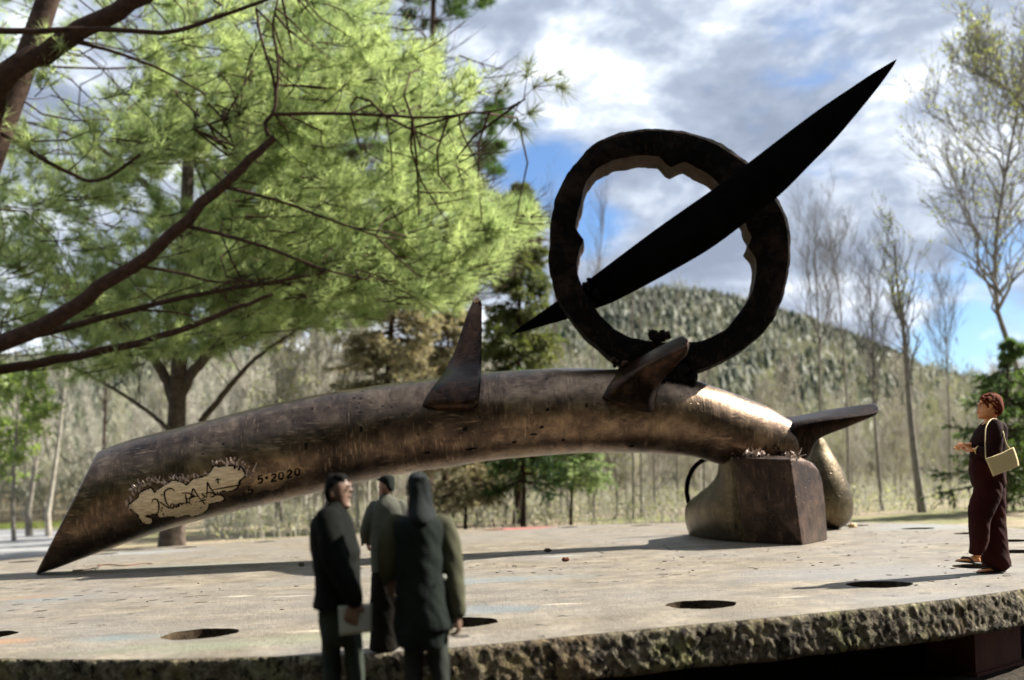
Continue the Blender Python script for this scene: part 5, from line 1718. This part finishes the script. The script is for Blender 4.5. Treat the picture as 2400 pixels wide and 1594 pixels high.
for x, y in ((384, 128), (376, 138), (392, 150), (405, 165), (420, 182), (428, 200), (398, 136)):
    for dy in (-.066, .066, -.05, .05): mb.ball(fw.p(x + rng.normal() * 3, y, dy * (0.95 if x > 390 else .75)), .014, 8, 6)
place('hair', solid(mb, 0.0034, 1), M['redhair'], wom)
for dy in (-.034, .034):
    mb = MB(); mb.ball(fw.p(367, 187, dy), (.008, .012, .007), 10, 7); mb.build('eye', M['eye'], wom)
    mb = MB(); mb.tube([fw.p(366, 173, dy * .5), fw.p(368, 170, dy), fw.p(378, 174, dy * 1.6)], .004, 6); mb.build('eyebrow', M['redhair'], wom)
mb = MB(); mb.ball(fw.p(350.5, 243, 0), (.006, .021, .008), 10, 7); mb.build('lips', M['lip'], wom)
# top
mb = MB()
fw.stack(mb, [(300, 436, 498, .075), (312, 412, 512, .125), (330, 392, 524, .175), (360, 366, 532, .195), (400, 342, 536, .198), (440, 320, 537, .192), (472, 305, 537, .186), (500, 308, 537, .178), (530, 312, 536, .170), (560, 306, 534, .168), (576, 306, 533, .168)], k=3)
fw.limb(mb, [(476, 340, -.17), (477, 400, -.20), (474, 470, -.215), (468, 545, -.222), (420, 540, -.20), (357, 520, -.145)], [.066, .072, .070, .064, .056, .036])
fw.limb(mb, [(455, 340, .17), (445, 430, .205), (415, 528, .20), (360, 505, .12), (320, 492, .06)], [.062, .062, .055, .046, .036])
fw.cloth(mb, 0.0062, 'top', M['blackred'], wom, 0.007)
# trousers
mb = MB()
fw.stack(mb, [(548, 308, 533, .166), (600, 303, 533, .172), (650, 303, 531, .182), (700, 310, 531, .186), (760, 322, 538, .172), (800, 330, 540, .12)], k=3)
fw.stack(mb, [(585, 312, 516, .07, -.09), (640, 308, 520, .08, -.098), (690, 312, 522, .085, -.10), (740, 322, 524, .09, -.10), (800, 327, 526, .095, -.095), (880, 302, 512, .10, -.095), (960, 284, 480, .10, -.095), (1030, 287, 436, .10, -.095), (1100, 290, 428, .10, -.095), (1180, 297, 418, .095, -.09), (1240, 296, 400, .09, -.09), (1275, 291, 378, .085, -.085), (1292, 318, 368, .08, -.085)], k=3)
fw.stack(mb, [(590, 380, 528, .07, .085), (690, 380, 532, .085, .09), (740, 385, 537, .09, .09), (800, 385, 544, .10, .085), (900, 375, 547, .105, .085), (1000, 368, 550, .10, .095), (1100, 366, 556, .105, .095), (1200, 366, 564, .11, .095), (1290, 370, 574, .115, .095), (1340, 378, 584, .12, .095), (1372, 420, 572, .115, .095), (1400, 462, 545, .10, .095)], k=3)
fw.cloth(mb, 0.0066, 'trousers', M['maroon'], wom, 0.009, vs=.5)
# sandals
for h_, t_ in ((hf, tf), (hr, tr_)):
    mb = MB()
    ax = unit(t_ - h_); L_ = np.linalg.norm(t_ - h_); u_ = unit(np.array((0, 0, 1.0)) - ax * ax[2]); sd = np.cross(ax, u_)
    rings = []
    for t, ww, th_ in ((-.03, .030, .024), (.05, .042, .026), (.3, .040, .02), (.6, .047, .012), (.85, .047, .011), (1.0, .032, .010), (1.04, .018, .008)):
        c = h_ + ax * L_ * t - u_ * 0.002
        rings.append(np.array([c + sd * ww - u_ * .006, c + sd * ww + u_ * th_ * .4, c - sd * ww + u_ * th_ * .4, c - sd * ww - u_ * .006]))
    mb.loft(rings)
    for s_ in (-1, 1):
        p0 = h_ + ax * L_ * .82 + u_ * .028; p1 = h_ + ax * L_ * .62 + u_ * .042 + sd * s_ * .032; p2 = h_ + ax * L_ * .40 + u_ * .012 + sd * s_ * .044
        mb.tube(catmull(np.array([p0, p1, p2]), 8), .009, 7)
    mb.build('sandal', M['black_leather'], wom)
mb = MB()
wc = fw.p(349, 517, -.137); wd = unit(fw.p(340, 515, -.125) - fw.p(405, 532, -.19)); wa = unit(np.cross(wd, (0, 0, 1.0))); wb = np.cross(wa, wd)
th = np.linspace(0, 2 * PI, 21)
mb.tube([wc + .034 * (wa * math.cos(a) + wb * math.sin(a)) for a in th], .006, 6, cap=(False, False))
mb.ball(wc - wa * .034 * (1 if wa[1] > 0 else -1), (.014, .008, .014), 10, 6)
mb.build('wristwatch', M['gold'], wom)
mb = MB()
mb.tube(catmull(np.array([fw.p(452, 300, -.075), fw.p(415, 312, -.055), fw.p(398, 328, 0), fw.p(415, 312, .055), fw.p(452, 300, .075)]), 16), .005, 6)
mb.build('necklace', M['gold'], wom)

# the bag hangs from her shoulder
bag = empty('handbag', fw.p(520, 640, -.22), 'cream woven straw handbag hanging from the walking woman\'s shoulder', 'bag')
mb = MB()
rows = [((408, 578), (545, 528)), ((412, 590), (600, 508)), ((425, 620), (622, 530)), ((440, 660), (640, 580)), ((452, 695), (652, 622)), ((458, 712), (654, 632))]
outl = np.array([(404, 580), (460, 562), (540, 530), (585, 506), (612, 494), (622, 512), (636, 552), (650, 600), (654, 634), (600, 658), (530, 684), (462, 712), (444, 668), (424, 622)], float)
cx_, cy_ = outl.mean(0)
rings = []
for k, dd in ((.90, -.052), (.97, -.045), (1.0, -.025), (1.0, .025), (.97, .045), (.90, .052)):
    rings.append(np.array([fw.p(cx_ + (x - cx_) * k, cy_ + (y - cy_) * k, -.275 + dd) for x, y in outl]))
mb.loft(rings)
mb.build('bag_body', M['straw'], bag, smooth=False)
mb = MB()
mb.tube(catmull(np.array([fw.p(408, 585, -.30), fw.p(405, 500, -.295), fw.p(404, 420, -.28), fw.p(412, 345, -.235), fw.p(450, 292, -.16), fw.p(490, 295, -.15), fw.p(520, 340, -.20), fw.p(540, 400, -.265), fw.p(560, 470, -.285), fw.p(590, 512, -.285)]), 50), .0048, 7)
mb.build('strap', M['straw'], bag)

# ------------------------------------------------------------------ man in the black jacket holding a sheet
f1 = Fig(690, 1080, 3.05, 4.95, 2)
g1 = bp(690 + 340 / 3.05, 1400, 4.95)
man = empty('person', (g1[0], 4.95, GZ), 'man in a black jacket and grey-green trousers holding a sheet of paper', 'person')
GY = 1080 * 0 + (float(to_px(np.array((g1[0], 4.95, GZ)))[1]) - 1080) * 3.05     # crop row of the ground


def head_rows(fg, mb, rows, **k): fg.stack(mb, rows, power=2.1, **k)


mb = MB()
head_rows(f1, mb, [(102, 268, 345, .045), (120, 244, 375, .065), (150, 230, 394, .078), (185, 226, 398, .082), (215, 230, 398, .080), (245, 240, 396, .076), (275, 256, 394, .068), (305, 280, 393, .060), (328, 308, 390, .048), (345, 335, 380, .03)])
for (x, y, a, b, c, dy) in ((402, 212, .012, .012, .012, -.015), (400, 198, .008, .009, .016, -.014), (398, 250, .008, .018, .007, -.012), (388, 325, .014, .022, .014, -.01), (266, 240, .014, .012, .028, -.078), (392, 172, .010, .04, .008, -.01)):
    mb.ball(f1.p(x, y, dy), (a, b, c), 12, 8)
f1.limb(mb, [(300, 280, .01), (285, 330, .01), (278, 400, .01)], [.056, .058, .07])
f1.stack(mb, [(340, 220, 350, .09), (410, 180, 370, .15), (600, 160, 400, .16), (900, 175, 430, .14), (1100, 180, 440, .14), (1280, 200, 445, .13)], n=18, k=2)
f1.limb(mb, [(250, 420, -.15), (280, 640, -.20), (330, 800, -.22), (400, 930, -.23), (428, 1010, -.235)], [.05, .048, .042, .036, .028])
f1.limb(mb, [(250, 420, .15), (270, 640, .19), (300, 830, .18), (360, 960, .14), (400, 1040, .11)], [.05, .048, .042, .036, .028])
hand(mb, f1.p(430, 1008, -.235), (-.25, .0, -1), (.1, 1.0, 0), -1, 1.0, 0.55, .1, .5)
hand(mb, f1.p(400, 1040, .11), (0, .0, -1), (0, -1.0, 0), 1, 1.0, 0.5, .1, .4)
f1.limb(mb, [(250, 1250, 0), (265, 1700, 0), (272, 2080, .01), (272, GY - 90, .02)], [.042, .040, .036, .032])
f1.limb(mb, [(410, 1250, 0), (430, 1700, 0), (438, 2080, .01), (438, GY - 90, .02)], [.042, .040, .036, .032])
place('body', solid(mb, 0.0062, 2), M['skin_d'], man)
mb = MB()
f1.stack(mb, [(90, 300, 328, .015), (95, 278, 348, .042), (106, 254, 370, .066), (126, 236, 384, .080), (146, 226, 378, .086), (160, 222, 358, .090), (185, 220, 318, .094), (215, 220, 292, .096), (245, 223, 278, .092), (270, 230, 272, .085), (288, 242, 268, .06)], power=2.1)
rng = np.random.default_rng(8)
for _ in range(26):
    x, y = rng.uniform(225, 395), rng.uniform(95, 140)
    th = rng.random() * 6.28
    mb.ball(f1.p(310 + 80 * math.cos(th) * rng.uniform(.7, 1), rng.uniform(100, 150), .072 * math.sin(th)), .009 + .006 * rng.random(), 8, 6)
place('hair', solid(mb, .0055, 1), M['darkhair'], man)
for dy in (-.045, .02):
    mb = MB(); mb.ball(f1.p(393, 187, dy), (.008, .012, .006), 10, 7); mb.build('eye', M['eye'], man)
mb = MB()
f1.stack(mb, [(285, 246, 346, .068), (305, 232, 352, .085), (345, 205, 368, .13), (395, 160, 386, .18), (440, 132, 400, .20), (520, 124, 422, .21), (600, 130, 442, .21), (655, 138, 462, .21), (715, 146, 455, .205), (790, 152, 460, .20), (870, 152, 468, .20), (940, 154, 480, .205), (990, 146, 486, .21), (1022, 136, 484, .215), (1036, 131, 474, .215)], k=3)
f1.limb(mb, [(240, 420, -.16), (275, 640, -.215), (330, 800, -.235), (395, 915, -.24), (428, 990, -.24)], [.07, .068, .062, .056, .048])
f1.limb(mb, [(240, 420, .16), (270, 640, .20), (310, 830, .19), (370, 970, .13)], [.07, .066, .058, .048])
f1.cloth(mb, .0075, 'jacket', M['jacket'], man, .009)
mb = MB()
f1.stack(mb, [(990, 168, 465, .17), (1080, 178, 466, .175), (1180, 190, 468, .17), (1270, 200, 470, .15), (1310, 204, 474, .12)], k=3)
f1.stack(mb, [(1200, 194, 330, .105), (1330, 205, 328, .105), (1450, 208, 334, .10), (1568, 216, 336, .098), (1800, 222, 332, .09), (2150, 226, 328, .085), (GY - 60, 222, 330, .088)], k=3)
f1.stack(mb, [(1200, 318, 468, .105), (1330, 356, 479, .105), (1400, 370, 488, .102), (1568, 382, 496, .098), (1800, 388, 492, .09), (2150, 392, 488, .085), (GY - 60, 388, 490, .088)], k=3)
f1.cloth(mb, .0085, 'trousers', M['trouser'], man, .010, vs=.6)
for x in (270, 436):
    mb = MB(); a = f1.p(x - 55, GY, .03); b = f1.p(x + 210, GY, -.05); a[2] = b[2] = GZ + .004; foot(mb, a, b, .10, .05); mb.build('shoe', M['shoe'], man)
sheet = empty('paper_sheet', f1.p(430, 1130, -.19), 'grey-white sheet of paper held low by the man in the black jacket', 'paper')
mb = MB()
cs = [(312, 1040), (552, 1018), (549, 1224), (322, 1252)]
n = 9
top_, bot_ = [], []
for i in range(n):
    for j in range(n):
        s_, t_ = i / (n - 1), j / (n - 1)
        x = (1 - t_) * ((1 - s_) * cs[0][0] + s_ * cs[1][0]) + t_ * ((1 - s_) * cs[3][0] + s_ * cs[2][0])
        y = (1 - t_) * ((1 - s_) * cs[0][1] + s_ * cs[1][1]) + t_ * ((1 - s_) * cs[3][1] + s_ * cs[2][1])
        dy = -.226 - .012 * math.sin(s_ * 2.4) + .01 * t_
        top_.append(f1.p(x, y, dy)); bot_.append(f1.p(x, y, dy + .003))
idx = lambda i, j: i * n + j
f_ = []
for i in range(n - 1):
    for j in range(n - 1):
        q = (idx(i, j), idx(i + 1, j), idx(i + 1, j + 1), idx(i, j + 1))
        f_.append(q); f_.append(tuple(k + n * n for k in q[::-1]))
bd = [idx(i, 0) for i in range(n)] + [idx(n - 1, j) for j in range(1, n)] + [idx(i, n - 1) for i in range(n - 2, -1, -1)] + [idx(0, j) for j in range(n - 2, 0, -1)]
for a, b in zip(bd, bd[1:] + bd[:1]): f_.append((a, a + n * n, b + n * n, b))
mb.add(np.array(top_ + bot_), f_)
mb.build('sheet', M['paper'], sheet)

# ------------------------------------------------------------------ long-haired person in the dark vest, seen from behind
f3 = Fig(690, 1080, 3.05, 4.8, 3)
g3 = bp(690 + 920 / 3.05, 1400, 4.8)
p3 = empty('person', (g3[0], 4.8, GZ), 'long-haired person from behind in charcoal vest over olive sleeves', 'person')
GY = (float(to_px(np.array((g3[0], 4.8, GZ)))[1]) - 1080) * 3.05
mb = MB()
head_rows(f3, mb, [(100, 850, 915, .05), (120, 832, 935, .07), (160, 815, 950, .085), (200, 812, 952, .09), (240, 818, 950, .085), (280, 830, 945, .075), (310, 842, 935, .06), (330, 858, 920, .04)])
mb.ball(f3.p(806, 190, .05), (.012, .014, .014), 10, 7); mb.ball(f3.p(812, 235, .05), (.012, .018, .012), 10, 7)
f3.limb(mb, [(885, 290, 0), (885, 340, 0), (885, 410, 0)], [.058, .058, .075])
f3.stack(mb, [(370, 830, 940, .08), (430, 740, 1040, .11), (600, 765, 1030, .12), (900, 780, 1050, .12), (1150, 790, 1080, .13), (1280, 800, 1080, .13)], n=18, k=2)
f3.limb(mb, [(735, 450, 0), (700, 650, .02), (680, 830, .08), (690, 930, .14)], [.045, .045, .038, .028])
f3.limb(mb, [(1060, 460, 0), (1105, 680, 0), (1140, 900, -.02), (1168, 1085, -.04)], [.045, .045, .038, .028])
hand(mb, f3.p(690, 930, .14), (.2, .3, -1), (1, 0, 0), 1, .92, .5)
hand(mb, f3.p(1168, 1078, -.04), (.05, .0, -1), (-1.0, .2, 0), -1, .92, .6)
f3.limb(mb, [(850, 1280, 0), (858, 1700, 0), (862, 2150, 0), (862, GY - 80, 0)], [.044, .042, .038, .034])
f3.limb(mb, [(1025, 1280, 0), (1045, 1700, 0), (1055, 2150, 0), (1055, GY - 80, 0)], [.044, .042, .038, .034])
place('body', solid(mb, .0065, 2), M['skin_d'], p3)
mb = MB()
f3.stack(mb, [(77, 872, 898, .012), (83, 848, 918, .04), (95, 828, 936, .066), (117, 814, 953, .088), (150, 806, 964, .10), (190, 808, 970, .108), (240, 816, 974, .112), (290, 826, 985, .125), (340, 826, 1000, .150), (385, 818, 1014, .172), (420, 822, 1024, .182), (450, 850, 1008, .175)], power=2.1)
rng = np.random.default_rng(15)
for k in range(46):
    x0 = rng.uniform(828, 960); x1 = x0 + (x0 - 890) * .35 + rng.normal() * 10
    sy = -1 if rng.random() < .75 else 1
    hd = .09 * math.sqrt(max(0.05, 1 - ((x0 - 890) / 84) ** 2))
    mb.tube(catmull(np.array([f3.p(x0, rng.uniform(110, 160), sy * hd), f3.p((x0 + x1) / 2, 270, sy * (hd + .006)), f3.p(x1, rng.uniform(390, 455), sy * (hd + .012))]), 9), np.linspace(.010, .007, 9), 6)
place('hair', solid(mb, .006, 1), M['shadehair'], p3)
mb = MB()
f3.limb(mb, [(728, 455, .0), (700, 560, .01), (690, 660, .03), (676, 780, .06), (668, 860, .09)], [.060, .072, .070, .056, .030])
f3.limb(mb, [(1062, 460, 0), (1100, 600, 0), (1122, 760, -.005), (1142, 920, -.02), (1168, 1085, -.04)], [.062, .064, .060, .054, .044])
f3.stack(mb, [(385, 820, 960, .08), (425, 735, 1045, .12), (470, 722, 1060, .13), (600, 745, 1050, .135), (800, 750, 1060, .135)], k=2)
f3.cloth(mb, .0078, 'shirt', M['sleeve'], p3, .008)
mb = MB()
f3.stack(mb, [(395, 790, 990, .10), (412, 744, 1036, .13), (432, 710, 1064, .15), (500, 712, 1074, .168), (600, 726, 1074, .17), (700, 730, 1080, .17), (800, 728, 1088, .17), (900, 722, 1102, .175), (1000, 716, 1118, .178), (1100, 712, 1138, .182), (1180, 708, 1152, .185), (1205, 712, 1118, .185), (1260, 720, 1106, .18), (1325, 735, 1098, .17)], k=3)
f3.cloth(mb, .0082, 'vest', M['vest'], p3, .010, vs=.7)
mb = MB()
f3.stack(mb, [(1150, 760, 1104, .15), (1230, 770, 1106, .155), (1300, 776, 1104, .14), (1335, 778, 1104, .12)], k=3)
f3.stack(mb, [(1250, 776, 930, .11), (1340, 780, 922, .11), (1568, 792, 918, .105), (1900, 800, 915, .095), (2200, 802, 918, .095), (GY - 50, 798, 922, .10)], k=3)
f3.stack(mb, [(1250, 945, 1106, .11), (1340, 952, 1104, .11), (1568, 984, 1112, .105), (1900, 992, 1112, .095), (2200, 994, 1114, .095), (GY - 50, 990, 1118, .10)], k=3)
f3.cloth(mb, .0088, 'trousers', M['trouser3'], p3, .010, vs=.6)
for x in (860, 1054):
    mb = MB(); a = f3.p(x, GY, -.10); b = f3.p(x + 6, GY, .16); a[2] = b[2] = GZ + .004; foot(mb, a, b, .10, .048); mb.build('shoe', M['shoe'], p3)
mb = MB(); mb.ball(f3.p(1069, 833, -.135), (.0105, .004, .0125), 14, 8); mb.build('gap_dot', M['ivory'], p3)  # pale dot added on the vest for a gap in the figure

# ------------------------------------------------------------------ small capped person at the table's front edge
f2 = Fig(690, 1080, 3.05, 5.74, 4)
g2 = bp(690 + 650 / 3.05, 1525, 5.74)
p2 = empty('person', (g2[0], 5.74, 0), 'smaller person in a dark cap and grey-olive coat seen from behind between the other two', 'person')
GY = (float(to_px(np.array((g2[0], 5.74, 0.0)))[1]) - 1080) * 3.05
mb = MB()
head_rows(f2, mb, [(112, 640, 685, .03), (126, 624, 700, .045), (150, 612, 708, .054), (175, 608, 710, .056), (195, 608, 704, .054), (212, 612, 694, .048), (228, 620, 680, .04), (240, 632, 668, .026)])
mb.ball(f2.p(606, 190, .012), (.008, .009, .010), 10, 7); mb.ball(f2.p(652, 188, -.052), (.009, .009, .018), 10, 7)
f2.limb(mb, [(648, 215, 0), (646, 250, 0), (650, 290, 0)], [.034, .035, .045])
f2.stack(mb, [(270, 610, 700, .05), (320, 575, 755, .075), (450, 570, 765, .08), (800, 575, 750, .075), (1000, 580, 740, .07)], n=18, k=2)
f2.limb(mb, [(578, 330, 0), (535, 450, -.02), (510, 540, .0), (525, 585, .05)], [.033, .031, .026, .018])
f2.limb(mb, [(755, 330, 0), (790, 470, .0), (775, 600, .04)], [.033, .031, .024])
hand(mb, f2.p(518, 575, .03), (.1, .5, -.8), (1, 0, 0), 1, .58, .7); hand(mb, f2.p(775, 600, .04), (-.6, .7, -.4), (0, 0, -1), -1, .58, .6)
f2.limb(mb, [(605, 950, 0), (600, 1150, 0), (606, GY - 40, 0)], [.05, .04, .024]); f2.limb(mb, [(695, 950, 0), (694, 1150, 0), (692, GY - 40, 0)], [.05, .04, .024])
place('body', solid(mb, .0045, 2), M['skin_p'], p2)
mb = MB()
f2.stack(mb, [(100, 645, 690, .032), (108, 626, 706, .050), (122, 614, 715, .060), (145, 611, 717, .064), (165, 624, 717, .062), (185, 646, 716, .060), (205, 664, 714, .052), (220, 676, 704, .036)], power=2.1)
mb.ball(f2.p(616, 132, .03), (.03, .03, .010), 12, 7)
place('cap', solid(mb, .0045, 1), M['cap'], p2)
mb = MB()
f2.stack(mb, [(232, 622, 680, .035), (248, 612, 694, .045), (280, 588, 730, .065), (312, 560, 768, .082), (350, 545, 786, .09), (420, 540, 795, .095), (520, 540, 795, .096), (620, 541, 790, .096), (720, 543, 784, .096), (800, 545, 780, .097)], k=3)
f2.limb(mb, [(574, 335, 0), (540, 420, -.015), (512, 510, -.005), (510, 560, .02)], [.050, .047, .040, .034])
f2.limb(mb, [(760, 335, 0), (790, 470, .0), (780, 590, .04)], [.048, .046, .036])
for x, y in ((484, 590), (500, 575), (530, 582)): mb.ball(f2.p(x, y, .01), (.012, .012, .022), 8, 6)
f2.cloth(mb, .006, 'coat', M['coat'], p2, .006)
mb = MB()
f2.stack(mb, [(770, 553, 770, .090), (850, 549, 766, .092), (950, 545, 762, .095), (1050, 544, 760, .098), (1150, 545, 758, .10), (1250, 546, 756, .105), (1330, 543, 752, .108), (1346, 546, 742, .106)], k=3)
f2.cloth(mb, .0065, 'skirt', M['darkskirt'], p2, .010, vs=.5)
for x in (606, 692):
    mb = MB(); a = f2.p(x, GY, -.045); b = f2.p(x - 10, GY, .085); a[2] = b[2] = .003; foot(mb, a, b, .055, .028); mb.build('shoe', M['shoe'], p2)


# ================================================================== LITTER ON THE TABLE
def litter():
    rng = np.random.default_rng(404)
    mb = MB()
    n = 0
    zones = [((1560, 2360), (1240, 1345), 110), ((1060, 1650), (1262, 1345), 60), ((1940, 2380), (1330, 1375), 12), ((60, 720), (1300, 1330), 40), ((60, 1000), (1365, 1430), 25)]
    for (u0, u1), (v0, v1), k in zones:
        for _ in range(k):
            p = gp(rng.uniform(u0, u1), rng.uniform(v0, v1))
            L_ = .012 + .045 * rng.random() ** 2.5; W_ = L_ * rng.uniform(.3, 1.0); a = rng.random() * 6.28
            m = 7
            th = np.arange(m) * 2 * PI / m
            r = rng.uniform(.5, 1.1, m)
            x, y = L_ * r * np.cos(th), W_ * r * np.sin(th)
            ca, sa = math.cos(a), math.sin(a)
            hgt = rng.uniform(.002, .007)
            base = np.stack([p[0] + x * ca - y * sa, p[1] + x * sa + y * ca, np.full(m, .001)], 1)
            top = base + np.array((0, 0, hgt)); top[:, :2] = p[:2] + (top[:, :2] - p[:2]) * .8
            mb.loft([base, top])
    o = mb.build('table_litter', M['crumb'], smooth=False)
    tag(o, 'dark flakes and crumbs scattered over the steel table top', 'litter', kind='stuff')
    for lab, u, v, s, m in (('dark red crumb on the table in front of the long shadow', 1326, 1316, .05, 'redcrumb'), ('black crumb lying in the shadow behind the three people', 707, 1327, .045, 'crumb'), ('black crumb lying in the shadow below the leaning horn', 1283, 1294, .05, 'crumb'), ('pale wood chip near the rounded rear foot', 1998, 1237, .08, 'chip')):
        p = gp(u, v)
        mb = MB()
        mb.ball((p[0], p[1], s * .55), (s, s * .7, s * .6), 9, 6, jit=0.7, rng=rng)
        tag(mb.build('crumb' if m != 'chip' else 'wood_chip', M[m], smooth=False), lab, 'crumb' if m != 'chip' else 'wood chip')
    mb = MB()
    pts = [gp(u, v) + (0, 0, .012) for u, v in ((228, 1327), (255, 1325), (290, 1327), (320, 1324), (345, 1322), (357, 1323))]
    mb.tube(catmull(np.array(pts), 24), np.linspace(.010, .006, 24), 6)
    tag(mb.build('dry_twig', M['redcrumb']), 'thin dry red-brown twig beside the shadow of the mitred end', 'twig')
    mb = MB()
    pts = [gp(u, v) + (0, 0, h) for u, v, h in ((170, 1339, .01), (205, 1336, .012), (232, 1333, .03), (240, 1330, .05))]
    mb.tube(catmull(np.array(pts), 16), np.linspace(.012, .007, 16), 6)
    mb.tube(catmull(np.array([gp(214, 1335) + (0, 0, .014), gp(222, 1335) + (0, -.04, .03), gp(228, 1338) + (0, -.05, .02)]), 8), .007, 5)
    tag(mb.build('dry_twig', M['crumb']), 'dark forked bit of twig lying in the shadow near the mitred end', 'twig')


M['redcrumb'] = plain('red_brown_bit', (0.10, 0.025, 0.015), (0.18, 0.06, 0.03), 9, rough=0.9)
M['chip'] = plain('pale_wood_chip', (0.45, 0.34, 0.18), (0.60, 0.48, 0.28), 9, rough=0.9)
litter()
